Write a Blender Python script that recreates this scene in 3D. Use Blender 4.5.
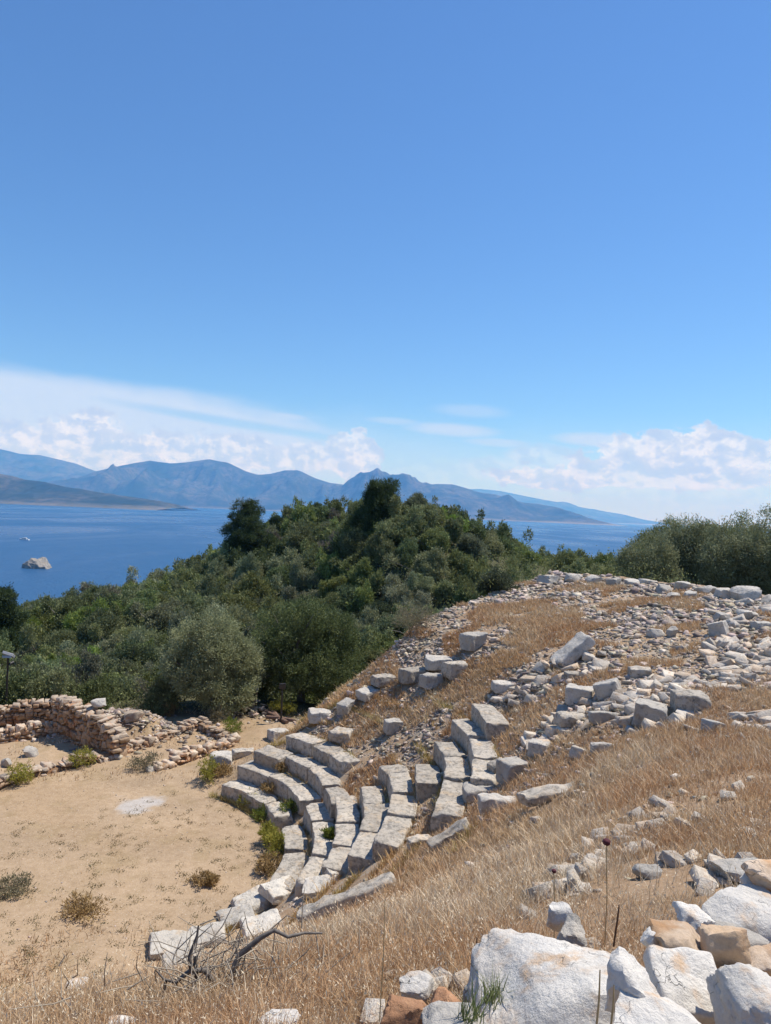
import bpy, bmesh, math, random
import numpy as np
from mathutils import Matrix

for o in list(bpy.data.objects):
    bpy.data.objects.remove(o)
sc = bpy.context.scene
COL = sc.collection
R = math.radians

# ------------------------------------------------------------------ camera
FPX, CU, CV = 733.0, 385.5, 512.0
CAMZ, ROLL = 8.728, R(-2.4)
EYE = np.array([0.0, 0.0, CAMZ])
cs, sn = math.cos(ROLL), math.sin(ROLL)
cd = bpy.data.cameras.new('camera')
cam = bpy.data.objects.new('camera', cd)
COL.objects.link(cam)
cd.sensor_fit = 'VERTICAL'
cd.sensor_height = 24.0
cd.lens = FPX * 24.0 / 1024.0
cd.clip_start, cd.clip_end = 0.1, 120000
cam.matrix_world = Matrix(((cs, sn, 0, 0), (0, 0, -1, 0), (-sn, cs, 0, CAMZ), (0, 0, 0, 1)))
sc.camera = cam

# ------------------------------------------------------------------ light and exposure
SUN_AZ, SUN_EL = R(60), R(60)
SKY_STRENGTH, SUN_STRENGTH = 0.099, 4.5
sc.view_settings.view_transform = 'Standard'
sc.view_settings.look = 'None'
sc.view_settings.gamma = 1.0
sc.view_settings.exposure = 0.40
sc.cycles.use_denoising = True
sc.cycles.volume_bounces = 1
sc.cycles.max_bounces = 6
ld = bpy.data.lights.new('sun', 'SUN')
ld.energy, ld.angle, ld.color = SUN_STRENGTH, R(0.53), (1.0, 0.95, 0.87)
sun = bpy.data.objects.new('sun', ld)
COL.objects.link(sun)
sun.location = (30, 10, 60)
sun.rotation_euler = (math.pi / 2 - SUN_EL, 0, math.pi - SUN_AZ)


def ray(u, v):
    """Direction of the photograph's sight line through pixel (u, v); y component 1."""
    a, b = (u - CU) / FPX, -(v - CV) / FPX
    return np.array([a * cs + b * sn, 1.0, -a * sn + b * cs])


class S:
    """Node socket with arithmetic."""
    def __init__(s, nt, k): s.nt, s.k = nt, k
    def op(s, o, b=None, c=None, flip=False):
        n = s.nt.nodes.new('ShaderNodeMath'); n.operation = o
        for i, x in enumerate([s, b, c] if not flip else [b, s, c]):
            if x is None: continue
            if isinstance(x, S): s.nt.links.new(x.k, n.inputs[i])
            else: n.inputs[i].default_value = x
        return S(s.nt, n.outputs[0])
    def __add__(s, b): return s.op('ADD', b)
    __radd__ = __add__
    def __sub__(s, b): return s.op('SUBTRACT', b)
    def __rsub__(s, b): return s.op('SUBTRACT', b, flip=True)
    def __mul__(s, b): return s.op('MULTIPLY', b)
    __rmul__ = __mul__
    def mx(s, b): return s.op('MAXIMUM', b)
    def step(s, a, b, lo=0.0, hi=1.0):
        n = s.nt.nodes.new('ShaderNodeMapRange'); n.interpolation_type = 'SMOOTHSTEP'
        s.nt.links.new(s.k, n.inputs[0])
        for i, x in enumerate((a, b, lo, hi)): n.inputs[i + 1].default_value = x
        return S(s.nt, n.outputs[0])


def noise(nt, vec, scale, detail=6.0, rough=0.55, dist=0.0):
    n = nt.nodes.new('ShaderNodeTexNoise')
    n.inputs['Scale'].default_value, n.inputs['Detail'].default_value = scale, detail
    n.inputs['Roughness'].default_value, n.inputs['Distortion'].default_value = rough, dist
    if vec is not None: nt.links.new(vec, n.inputs['Vector'])
    return S(nt, n.outputs['Fac'])


def mixc(nt, f, a, b, blend='MIX'):
    n = nt.nodes.new('ShaderNodeMix'); n.data_type = 'RGBA'; n.blend_type = blend
    for i, x in ((0, f), (6, a), (7, b)):
        if isinstance(x, S): nt.links.new(x.k, n.inputs[i])
        elif i == 0: n.inputs[0].default_value = x
        else: n.inputs[i].default_value = (*x, 1.0)
    return S(nt, n.outputs[2])


# ------------------------------------------------------------------ sky and clouds
w = bpy.data.worlds.new('World'); sc.world = w; w.use_nodes = True
nt = w.node_tree; nt.nodes.clear()
out = nt.nodes.new('ShaderNodeOutputWorld')
sky = nt.nodes.new('ShaderNodeTexSky'); sky.sky_type = 'NISHITA'; sky.sun_disc = False
sky.sun_elevation, sky.sun_rotation = SUN_EL, SUN_AZ
sky.altitude, sky.air_density, sky.dust_density, sky.ozone_density = 60, 1.15, 0.02, 2.2
b1 = nt.nodes.new('ShaderNodeBackground'); b1.inputs[1].default_value = SKY_STRENGTH
tint = nt.nodes.new('ShaderNodeMix'); tint.data_type = 'RGBA'; tint.blend_type = 'MULTIPLY'; tint.inputs[0].default_value = 1
tint.inputs[7].default_value = (0.55, 0.79, 1.08, 1)      # deep clear summer blue
nt.links.new(sky.outputs[0], tint.inputs[6]); nt.links.new(tint.outputs[2], b1.inputs[0])
tc = nt.nodes.new('ShaderNodeTexCoord')
sx = nt.nodes.new('ShaderNodeSeparateXYZ'); nt.links.new(tc.outputs['Generated'], sx.inputs[0])
dx, dy, dz = (S(nt, sx.outputs[i]) for i in range(3))
az = dx.op('ARCTAN2', dy); el = dz.op('ARCSINE')


def combine(a, b, c=0.0):
    n = nt.nodes.new('ShaderNodeCombineXYZ')
    for i, x in enumerate((a, b, c)):
        if isinstance(x, S): nt.links.new(x.k, n.inputs[i])
        else: n.inputs[i].default_value = x
    return n.outputs[0]


nz_puff = noise(nt, combine(az, el * 1.25), 30, 8, 0.62)
nz_big = noise(nt, combine(az + 3.1, el * 1.4), 11, 4, 0.5)
nz_wisp = noise(nt, combine(az * 0.28 + 1.7, el + az * 0.13), 30, 6, 0.55)


def blob(u, v, ru, rv, soft, amp, nz, tilt=0.0, gain=1.0):
    d = ray(u, v); d /= np.linalg.norm(d)
    a0, e0 = math.atan2(d[0], d[1]), math.asin(d[2])
    p = (az - a0) * (FPX / ru)
    q = ((el - e0) - (az - a0) * tilt) * (FPX / rv)
    r = (p * p + q * q).op('SQRT') + (nz - 0.5) * amp
    return r.step(1 + soft, 1 - soft, 0.0, gain)


anvil = blob(-80, 426, 395, 57, 0.16, 0.30, nz_wisp, 0.0, 0.92)
gap = blob(235, 423, 95, 4.5, 0.6, 0.4, nz_wisp, -0.10, 0.55)
cum = None
for c in ((5, 444, 46, 22), (88, 439, 46, 28), (165, 452, 40, 20), (238, 452, 50, 18), (300, 458, 50, 16),
          (352, 456, 30, 27), (120, 462, 150, 16), (632, 456, 44, 20), (690, 453, 48, 25), (728, 452, 26, 18),
          (768, 464, 30, 24), (660, 474, 120, 18), (560, 478, 70, 12), (500, 470, 60, 15, .6), (545, 460, 44, 14, .7), (430, 474, 60, 14, .5), (690, 486, 150, 24, .6), (610, 492, 90, 16, .5)):
    m = blob(*c[:4], 0.10 if len(c) < 5 else .45, 2.0, nz_puff, 0, c[4] if len(c) > 4 else 1)
    cum = m if cum is None else cum.mx(m)
wisp = None
for u, v, ru, rv, g in ((452, 430, 40, 6, .75), (500, 443, 34, 4, .6), (468, 411, 30, 6, .35), (392, 421, 26, 3.5, .45),
                        (596, 440, 38, 6, .8), (285, 417, 24, 4, .7), (420, 444, 60, 4, .25)):
    m = blob(u, v, ru, rv, 0.6, 1.0, nz_wisp, -0.03, g)
    wisp = m if wisp is None else wisp.mx(m)
veil = blob(150, 478, 520, 60, 0.5, 0.5, nz_big, 0, 0.42).mx(blob(640, 488, 330, 46, 0.6, 0.5, nz_big, 0, 0.28))
mask = ((anvil - gap).mx(0.0) * 0.98).mx(cum * (nz_big.step(0.25, 0.6, 0.70, 0.98))).mx(wisp).mx(veil)
nz_up = noise(nt, combine(az + 0.006, (el + 0.008) * 1.25), 30, 8, 0.62)
shade = (nz_puff - nz_up).step(-0.06, 0.10) * 0.6 + nz_puff.step(0.35, 0.65) * 0.4
ccol = mixc(nt, cum * 0.85 + 0.05, (0.60, 0.73, 0.93), mixc(nt, shade, (0.50, 0.62, 0.84), (0.88, 0.91, 0.97)))
b2 = nt.nodes.new('ShaderNodeBackground'); b2.inputs[1].default_value = 0.80
nt.links.new(ccol.k, b2.inputs[0])
mxs = nt.nodes.new('ShaderNodeMixShader')
nt.links.new(mask.k, mxs.inputs[0]); nt.links.new(b1.outputs[0], mxs.inputs[1]); nt.links.new(b2.outputs[0], mxs.inputs[2])
nt.links.new(mxs.outputs[0], out.inputs[0])

# ------------------------------------------------------------------ numeric helpers
rng = np.random.default_rng(7)
random.seed(7)


def ss(x, a, b):
    t = np.clip((x - a) / (b - a), 0, 1)
    return t * t * (3 - 2 * t)


def _h(ix, iy, iz, s):
    h = (ix.astype(np.int64) * 374761393 + iy.astype(np.int64) * 668265263 + iz.astype(np.int64) * 2147483647 + s * 974634777) & 0xffffffff
    h = ((h ^ (h >> 13)) * 1274126177) & 0xffffffff
    h = ((h ^ (h >> 16)) * 2246822519) & 0xffffffff
    return ((h ^ (h >> 15)) & 0xffffff) / float(0xffffff)


def vn(p, s=0):
    """value noise in [0,1] at points p (n,3)"""
    i = np.floor(p); f = p - i; f = f * f * (3 - 2 * f)
    i = i.astype(np.int64); x, y, z = i[:, 0], i[:, 1], i[:, 2]
    r = 0
    for a in (0, 1):
        for b in (0, 1):
            for c in (0, 1):
                wgt = (f[:, 0] if a else 1 - f[:, 0]) * (f[:, 1] if b else 1 - f[:, 1]) * (f[:, 2] if c else 1 - f[:, 2])
                r = r + wgt * _h(x + a, y + b, z + c, s)
    return r


def fbm(p, octv=4, s=0, gain=0.5):
    r, a, t = 0, 1.0, 0
    for k in range(octv):
        r = r + a * vn(p * 2.0 ** k + 17.3 * k, s + k); t += a; a *= gain
    return r / t


def fb2(x, y, scale, octv=3, s=0, gain=0.5):
    return fbm(np.stack([x * scale, y * scale, np.zeros_like(x)], -1), octv, s, gain)


def mesh(name, V, F, mat, col=None, smooth=None, parent=None, loc=(0, 0, 0), link=True):
    F = F if isinstance(F, list) else [F]
    me = bpy.data.meshes.new(name)
    V = np.asarray(V, np.float32)
    me.vertices.add(len(V)); me.vertices.foreach_set('co', V.ravel())
    F = [np.asarray(f, np.int32) for f in F if len(f)]
    tot = np.concatenate([np.full(len(f), f.shape[1], np.int32) for f in F])
    idx = np.concatenate([f.ravel() for f in F])
    me.loops.add(len(idx)); me.loops.foreach_set('vertex_index', idx)
    me.polygons.add(len(tot))
    me.polygons.foreach_set('loop_start', np.concatenate([[0], np.cumsum(tot)[:-1]]).astype(np.int32))
    me.polygons.foreach_set('loop_total', tot)
    me.update(calc_edges=True)
    if col is not None:
        at = me.color_attributes.new('Col', 'FLOAT_COLOR', 'POINT')
        c = np.ones((len(V), 4), np.float32); c[:, :3] = col
        at.data.foreach_set('color', c.ravel())
    if smooth is not None:
        me.polygons.foreach_set('use_smooth', np.ones(len(tot), bool))
        if smooth < 179: me.set_sharp_from_angle(angle=R(smooth))
    if mat: me.materials.append(mat)
    if not link: return me
    o = bpy.data.objects.new(name, me); COL.objects.link(o)
    o.location = loc
    if parent: o.parent = parent
    return o


def tag(o, label=None, cat=None, group=None, kind=None):
    for k, x in (('label', label), ('category', cat), ('group', group), ('kind', kind)):
        if x: o[k] = x
    return o


def empty(name, loc, label=None, cat=None, group=None):
    o = bpy.data.objects.new(name, None); COL.objects.link(o); o.location = loc
    o.empty_display_size = 0.2
    return tag(o, label, cat, group)


def obj(name, me, loc=(0, 0, 0), parent=None):
    o = bpy.data.objects.new(name, me); COL.objects.link(o); o.location = loc
    if parent: o.parent = parent
    return o


# ------------------------------------------------------------------ materials
def newmat(name):
    m = bpy.data.materials.new(name); m.use_nodes = True
    nt = m.node_tree
    return m, nt, nt.nodes['Principled BSDF']


def objcoord(nt, rnd=True):
    t = nt.nodes.new('ShaderNodeTexCoord')
    if not rnd: return t.outputs['Object']
    oi = nt.nodes.new('ShaderNodeObjectInfo')
    a = nt.nodes.new('ShaderNodeVectorMath'); a.operation = 'ADD'
    m = nt.nodes.new('ShaderNodeMath'); m.operation = 'MULTIPLY'; m.inputs[1].default_value = 57.0
    nt.links.new(oi.outputs['Random'], m.inputs[0])
    nt.links.new(t.outputs['Object'], a.inputs[0]); nt.links.new(m.outputs[0], a.inputs[1])
    return a.outputs[0]


def bump(nt, p, h, strength, dist):
    b = nt.nodes.new('ShaderNodeBump'); b.inputs['Strength'].default_value = strength; b.inputs['Distance'].default_value = dist
    nt.links.new(h.k, b.inputs['Height']); nt.links.new(b.outputs[0], p.inputs['Normal'])


def stone_mat(name, a, b, lichen, warm, warm_amt=0.62, lich_amt=0.56, scale=1.0, vcol=False, bstr=0.7, bdist=0.03):
    m, nt, p = newmat(name)
    v = objcoord(nt)
    c = mixc(nt, noise(nt, v, 2.2 * scale, 5).step(0.3, 0.7), a, b)
    c = mixc(nt, noise(nt, v, 3.1 * scale, 7, 0.65, 0.4).step(warm_amt - 0.06, warm_amt + 0.10), c, warm)
    c = mixc(nt, noise(nt, v, 9.0 * scale, 8, 0.7).step(lich_amt - 0.04, lich_amt + 0.12) * 0.75, c, lichen)
    c = mixc(nt, noise(nt, v, 40 * scale, 4, 0.7).step(0.3, 0.75, 0.0, 0.45), c, tuple(x * 0.62 for x in a))
    wv = nt.nodes.new('ShaderNodeVectorMath'); wv.operation = 'ADD'
    wn = nt.nodes.new('ShaderNodeTexNoise'); wn.inputs['Scale'].default_value = 3.0 * scale; wn.inputs['Detail'].default_value = 5
    nt.links.new(v, wn.inputs['Vector']); nt.links.new(v, wv.inputs[0]); nt.links.new(wn.outputs['Color'], wv.inputs[1])
    ve = nt.nodes.new('ShaderNodeTexVoronoi'); ve.feature = 'DISTANCE_TO_EDGE'; ve.inputs['Scale'].default_value = 2.3 * scale
    nt.links.new(wv.outputs[0], ve.inputs['Vector'])
    crack = S(nt, ve.outputs['Distance']).step(0.016, 0.0) * noise(nt, v, 2.6 * scale, 3).step(0.52, 0.66)
    c = mixc(nt, crack * 0.55, c, tuple(x * 0.5 for x in lichen))
    c = mixc(nt, noise(nt, v, 0.8 * scale, 6, 0.6).step(0.55, 0.72) * 0.35, c, tuple(x * 0.8 for x in warm))
    oi = nt.nodes.new('ShaderNodeObjectInfo')
    hv = nt.nodes.new('ShaderNodeHueSaturation')
    nt.links.new(c.k, hv.inputs['Color'])
    nt.links.new((S(nt, oi.outputs['Random']) * 0.34 + 0.82).k, hv.inputs['Value'])
    c = S(nt, hv.outputs[0])
    if vcol:
        at = nt.nodes.new('ShaderNodeVertexColor'); at.layer_name = 'Col'
        c = mixc(nt, 1.0, c, S(nt, at.outputs[0]), 'MULTIPLY')
    nt.links.new(c.k, p.inputs['Base Color'])
    p.inputs['Roughness'].default_value = 0.88
    p.inputs['Specular IOR Level'].default_value = 0.25
    vo = nt.nodes.new('ShaderNodeTexVoronoi'); vo.inputs['Scale'].default_value = 6 * scale
    nt.links.new(v, vo.inputs['Vector'])
    h = noise(nt, v, 7 * scale, 10, 0.68) + S(nt, vo.outputs['Distance']) * 0.25 - crack * 0.5
    bump(nt, p, h, bstr, bdist)
    return m


def vcol_mat(name, rough=0.8, trans=0.0, spec=0.2, var=0.0, tint=(1, 1, 1)):
    m, nt, p = newmat(name)
    at = nt.nodes.new('ShaderNodeVertexColor'); at.layer_name = 'Col'
    c = S(nt, at.outputs[0])
    if var:
        oi = nt.nodes.new('ShaderNodeObjectInfo')
        hv = nt.nodes.new('ShaderNodeHueSaturation')
        nt.links.new(c.k, hv.inputs['Color'])
        r = S(nt, oi.outputs['Random'])
        nt.links.new((r * (2 * var) + (1 - var)).k, hv.inputs['Value'])
        r2 = (r * 7.31).op('FRACT')
        nt.links.new((r2 * 0.04 + 0.48).k, hv.inputs['Hue'])
        r3 = (r * 13.7).op('FRACT')
        nt.links.new((r3 * 0.45 + 0.7).k, hv.inputs['Saturation'])
        c = S(nt, hv.outputs[0])
    nt.links.new(c.k, p.inputs['Base Color'])
    p.inputs['Roughness'].default_value = rough
    p.inputs['Specular IOR Level'].default_value = spec
    if trans:
        tr = nt.nodes.new('ShaderNodeBsdfTranslucent'); nt.links.new(c.k, tr.inputs[0])
        mx = nt.nodes.new('ShaderNodeMixShader'); mx.inputs[0].default_value = trans
        o = nt.nodes['Material Output']
        nt.links.new(p.outputs[0], mx.inputs[1]); nt.links.new(tr.outputs[0], mx.inputs[2]); nt.links.new(mx.outputs[0], o.inputs[0])
    return m


def plain_mat(name, c1, c2, scale=8, rough=0.8, metal=0.0, bstr=0.4):
    m, nt, p = newmat(name)
    v = objcoord(nt)
    n = noise(nt, v, scale, 6)
    nt.links.new(mixc(nt, n.step(0.3, 0.7), c1, c2).k, p.inputs['Base Color'])
    p.inputs['Roughness'].default_value = rough; p.inputs['Metallic'].default_value = metal
    bump(nt, p, n, bstr, 0.01)
    return m


M_SEAT = stone_mat('seat_limestone', (0.51, 0.455, 0.38), (0.40, 0.36, 0.305), (0.14, 0.13, 0.115), (0.50, 0.39, 0.27), 0.57, 0.495, 0.95, bstr=0.9, bdist=0.05)
M_SEAT2 = stone_mat('pale_limestone', (0.62, 0.575, 0.50), (0.50, 0.465, 0.405), (0.22, 0.21, 0.19), (0.52, 0.41, 0.29), 0.58, 0.55, 1.2, bstr=0.9, bdist=0.05)
M_GREY = stone_mat('grey_limestone', (0.54, 0.495, 0.43), (0.42, 0.395, 0.355), (0.17, 0.17, 0.16), (0.44, 0.34, 0.24), 0.63, 0.56, 1.3, bstr=0.9, bdist=0.05)
M_RUB = stone_mat('rubble_limestone', (0.62, 0.56, 0.48), (0.46, 0.41, 0.345), (0.19, 0.18, 0.17), (0.45, 0.30, 0.19), 0.58, 0.60, 1.5, vcol=True)
M_WHITE = stone_mat('white_marble_rock', (0.74, 0.70, 0.635), (0.62, 0.585, 0.53), (0.30, 0.29, 0.28), (0.58, 0.40, 0.25), 0.55, 0.62, 1.6, bstr=0.9, bdist=0.035)
M_ORANGE = stone_mat('orange_rock', (0.52, 0.36, 0.22), (0.60, 0.50, 0.40), (0.24, 0.20, 0.17), (0.42, 0.24, 0.12), 0.55, 0.62)
M_WALL = stone_mat('wall_rubble', (0.50, 0.42, 0.33), (0.42, 0.33, 0.245), (0.22, 0.19, 0.16), (0.42, 0.24, 0.14), 0.55, 0.60, 1.4, vcol=True)
M_CLOD = stone_mat('red_clod', (0.40, 0.21, 0.11), (0.34, 0.18, 0.10), (0.22, 0.12, 0.08), (0.48, 0.28, 0.16), 0.55, 0.66, 2)
M_GRASS = vcol_mat('dry_grass', 0.75, 0.25, 0.2)
M_LEAF = vcol_mat('leaves', 0.7, 0.30, 0.12, 0.28)
M_LEAF1 = vcol_mat('leaves_even', 0.7, 0.30, 0.12)
M_BARK = plain_mat('bark', (0.10, 0.085, 0.07), (0.17, 0.15, 0.12), 14)
M_DEADWOOD = plain_mat('dead_wood', (0.16, 0.14, 0.12), (0.07, 0.06, 0.055), 20)
M_TIMBER = plain_mat('old_timber', (0.22, 0.13, 0.09), (0.12, 0.075, 0.055), 12)
M_IRON = plain_mat('dark_metal', (0.03, 0.03, 0.032), (0.06, 0.055, 0.05), 20, 0.5, 0.5)
M_LAMP = plain_mat('lamp_housing', (0.42, 0.42, 0.42), (0.34, 0.34, 0.35), 10, 0.5)
M_GLASS = plain_mat('lamp_glass', (0.30, 0.33, 0.35), (0.25, 0.28, 0.30), 10, 0.15)
M_BOAT = plain_mat('boat_white', (0.8, 0.8, 0.8), (0.75, 0.75, 0.76), 2, 0.3)
M_DARK = plain_mat('boat_window', (0.03, 0.035, 0.04), (0.05, 0.05, 0.06), 2, 0.2)

# ------------------------------------------------------------------ land
CX, CY, R1, TR, RI = -7.307, 17.522, 5.217, 0.623, 0.40
SEA_Z = -51.0
ctrl = np.array([
    (-15, 34, -1.0), (-25, 33, -2.0), (-25, 45, -3.4), (-12, 43, -2.6), (-30, 62, -4.6), (-40, 82, -7.2), (-58, 95, -14), (-20, 60, -3.2),
    (-22, 80, -1.5), (-33, 92, -5.2), (-3, 44, -1.8), (3, 52, 0.2), (6, 68, 1.8), (-8, 66, 0.5), (0, 95, 4.6), (0, 112, 7.2), (-10, 110, 6.6), (-9, 90, 3.3),
    (-37, 105, -6.4), (-29, 105, -2.5), (-23.6, 105, -0.2), (-15, 107, 3.8), (4, 112, 8.0), (9, 108, 6.8), (14, 105, 4.4), (20, 98, 2.0), (25, 80, 1.2),
    (14, 66, 1.6), (17, 52, 1.8), (12, 44, 2.2), (22, 42, 4.0), (32, 50, 2), (40, 70, 0), (60, 60, -8), (45, 30, 3), (30, 30, 4), (28, 10, 5), (45, 5, 4),
    (0, 135, 3), (-20, 130, -8), (15, 130, -4), (0, 165, -18), (-45, 130, -30), (40, 120, -22), (0, 215, -50), (-70, 170, -58), (60, 170, -58), (-80, 100, -34), (-70, 60, -16),
    (-110, 100, -58), (-110, 50, -54), (95, 100, -54), (110, 40, -50), (-60, 20, -6), (-40, 10, -1), (-30, 25, -0.6), (0, -20, 9), (20, -20, 9), (-30, -20, 7), (60, -20, 2), (-70, -20, -10), (110, -20, -40), (-115, -20, -50),
    (-150, 0, -60), (150, 0, -60), (-150, 200, -62), (150, 200, -62), (0, 280, -64), (-150, 100, -62), (150, 100, -62), (-150, 300, -66), (150, 300, -66)], float)


def _k(d2): return np.sqrt(d2 + 260.0)


_A = _k(((ctrl[:, None, :2] - ctrl[None, :, :2]) ** 2).sum(-1)) + 0.25 * np.eye(len(ctrl))
_n = len(ctrl)
_AA = np.zeros((_n + 1, _n + 1)); _AA[:_n, :_n] = _A; _AA[_n, :_n] = _AA[:_n, _n] = 1
_W = np.linalg.solve(_AA, np.concatenate([ctrl[:, 2], [0]]))


def outer(x, y):
    z = np.full(x.shape, _W[_n])
    for i in range(_n):
        z = z + _W[i] * _k((x - ctrl[i, 0]) ** 2 + (y - ctrl[i, 1]) ** 2)
    return z


MOUND = None


def zland(x, y, fine=True):
    x = np.asarray(x, float); y = np.asarray(y, float)
    sh = x.shape; x = x.ravel(); y = y.ravel()
    rx, ry = x - CX, y - CY
    r = np.hypot(rx, ry); th = np.degrees(np.arctan2(ry, rx))
    cav = np.maximum(0, (r - R1)) * (RI / TR) - 0.07
    south = 1 - ss(th, -48, -14)
    cav = cav + south * (-0.10 * ss(r, R1, R1 + 1.5) * (1 - ss(r, 10.5, 13.5)))
    cap = 4.65 + 0.155 * (r - 11.5) + south * (0.6 + 0.11 * (r - 13))
    k = 0.9
    hh = np.clip(0.5 + 0.5 * (cap - cav) / k, 0, 1)
    hill = np.where(r < R1, 0, cap * (1 - hh) + cav * hh - k * hh * (1 - hh) * 0.6)
    hill = np.where(r < R1, 0, np.maximum(hill, 0.0))
    s = r * np.sin(np.radians(th - 47)) + (fb2(x, y, 0.45, 3, 5) - 0.5) * 1.6
    fall = np.where((th > 47) & (th < 137), 1 - ss(s, -0.3, 4.2), np.where(th >= 137, 0.0, 1.0))
    west = np.where((th >= 137) | (th < -150), 1.0, 0.0)
    wz = np.maximum(0, r - R1 - 1.0) * 0.5
    hill = np.where(th >= 137, np.minimum(wz * ss(th, 137, 165), 3.5), hill * fall)
    hill = np.where(th < -150, np.minimum(hill, 3.5 + 4 * ss(th, -150, -90)), hill)
    if fine:
        n = fb2(x, y, 0.9, 4, 11) - 0.5
        n2 = fb2(x, y, 3.5, 3, 21) - 0.5
        amp = np.where(r < R1 - 0.2, 0.10, 0.24 - 0.10 * south) * (1 - 0.5 * ss(r, R1, R1 + 0.1) * (r < R1 + 3 * TR) * (th > -40) * (th < 50))
        hill = hill + n * amp + n2 * np.where(r < R1, 0.02, 0.07)
        mx_, my_ = -11.2, 27.0
        hill = hill + 0.75 * np.exp(-(((x + 9.6) / 1.9) ** 2 + ((y - 27.6) / 1.15) ** 2) ** 1.5)
    north = ss(th, 44, 60) * (th < 150)
    lo = 22.3 * (1 - north) + 15.5 * north
    hi = 27.5 * (1 - north) + 24 * north
    wgt = np.clip((r - lo) / (hi - lo), 0, 1); wgt = wgt * wgt * (3 - 2 * wgt)
    o = outer(x, y)
    if fine: o = o + (fb2(x, y, 0.12, 4, 31) - 0.5) * 1.6
    z = hill * (1 - wgt) + o * wgt
    return z.reshape(sh)


_ts = np.concatenate([np.arange(1.2, 14, 0.04), np.arange(14, 60, 0.08), np.arange(60, 200, 0.5)])


def hit(u, v):
    d = ray(u, v)
    P = EYE[None] + _ts[:, None] * d[None]
    below = P[:, 2] <= zland(P[:, 0], P[:, 1])
    i = int(np.argmax(below)) if below.any() else len(_ts) - 1
    return P[i]


def plane(u, v, z):
    d = ray(u, v); t = (z - CAMZ) / d[2]
    return EYE + t * d


def proj(P):
    """world points (n,3) -> pixel u, v, depth"""
    P = np.atleast_2d(P); x, y, z = P[:, 0], P[:, 1], P[:, 2] - CAMZ
    yy = np.where(y > 0.05, y, 0.05)
    a = (x * cs - z * sn) / yy; b = (x * sn + z * cs) / yy
    return CU + a * FPX, CV - b * FPX, y


def spaced(a, b, mid0, mid1, fine, coarse_growth):
    s = [mid0]; d = fine
    while s[-1] > a: d *= coarse_growth; s.append(s[-1] - d)
    t = list(np.arange(mid0, mid1, fine)); d = fine; e = [mid1]
    while e[-1] < b: d *= coarse_growth; e.append(e[-1] + d)
    return np.array(sorted(set(s[1:])) + t + e)


def grid_faces(nx, ny):
    i = np.arange(nx * ny).reshape(ny, nx)
    return np.stack([i[:-1, :-1], i[:-1, 1:], i[1:, 1:], i[1:, :-1]], -1).reshape(-1, 4)


gx = spaced(-170, 170, -15, 16, 0.13, 1.035)
gy = spaced(-25, 310, 1.0, 34, 0.13, 1.035)
GX, GY = np.meshgrid(gx, gy)
GZ = zland(GX, GY)
x, y = GX.ravel(), GY.ravel()
rr = np.hypot(x - CX, y - CY); tt = np.degrees(np.arctan2(y - CY, x - CX))
soil = np.array([0.36, 0.25, 0.16]); sand = np.array([0.405, 0.298, 0.195]); litter = np.array([0.085, 0.085, 0.045]); straw = np.array([0.37, 0.255, 0.15])
n1 = fb2(x, y, 0.7, 4, 41)[:, None]
colr = soil * (0.75 + 0.5 * n1)
colr = colr * (1 - ss(n1, 0.5, 0.65)) + straw * ss(n1, 0.5, 0.65)
gv = (ss(fb2(x, y, 6.0, 2, 43), .5, .62) * (tt > -30))[:, None] * .5
colr = colr * (1 - gv) + np.array([.42, .39, .34]) * gv
base = ((rr < R1 + 0.2) | ((tt > 50) & (tt < 140) & (rr < 12.5)))[:, None]
n3 = fb2(x, y, 0.33, 4, 47)[:, None]; n4 = fb2(x, y, 1.9, 3, 49)[:, None]
sd = sand * (0.80 + 0.36 * n1); sd = sd * (1 - .55 * ss(n3, .50, .66)) + np.array([.36, .255, .155]) * .55 * ss(n3, .50, .66); sd = sd * (1 - .4 * ss(n4, .58, .72)) + np.array([.30, .22, .12]) * .4 * ss(n4, .58, .72)
colr = np.where(base, sd, colr)
far = ss(rr, np.where(tt > 47, 12.0, 22.0), np.where(tt > 47, 14.5, 25.0))[:, None] * (y > 10)[:, None]
colr = colr * (1 - far) + litter * far
red = np.exp(-(((x - 1.55) / 0.35) ** 2 + ((y - 2.9) / 0.4) ** 2))[:, None]
colr = colr * (1 - red) + np.array([0.33, 0.17, 0.09]) * red
ash = plane(138, 804, 0)
da = np.hypot((x - ash[0]) / 0.62, (y - ash[1]) / 0.62) + (fb2(x, y, 2.4, 4, 77, .7) - 0.5) * 2.4
am = (1 - ss(da, 0.5, 1.25))[:, None] * 0.8
colr = colr * (1 - am) + np.array([0.47, 0.45, 0.43]) * am

mt, nt, p = newmat('earth')
at = nt.nodes.new('ShaderNodeVertexColor'); at.layer_name = 'Col'
v = objcoord(nt, False)
c = S(nt, at.outputs[0])
c = mixc(nt, noise(nt, v, 5, 8, 0.7).step(0.35, 0.7, 0, 0.5), c, mixc(nt, 1.0, c, (0.62, 0.58, 0.52), 'MULTIPLY'))
c = mixc(nt, noise(nt, v, 38, 4, 0.7).step(0.56, 0.68, 0, 0.55), c, mixc(nt, 1.0, c, (0.5, 0.46, 0.42), 'MULTIPLY'))
c = mixc(nt, noise(nt, v, 26, 3, 0.6).step(0.60, 0.68, 0, 0.6), c, (0.55, 0.46, 0.36))
nt.links.new(c.k, p.inputs['Base Color'])
p.inputs['Roughness'].default_value = 0.95; p.inputs['Specular IOR Level'].default_value = 0.1
bump(nt, p, noise(nt, v, 18, 8, 0.7), 0.6, 0.03)
tag(mesh('terrain', np.stack([x, y, GZ.ravel()], -1), grid_faces(len(gx), len(gy)), mt, colr, 180), kind='structure')

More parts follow.
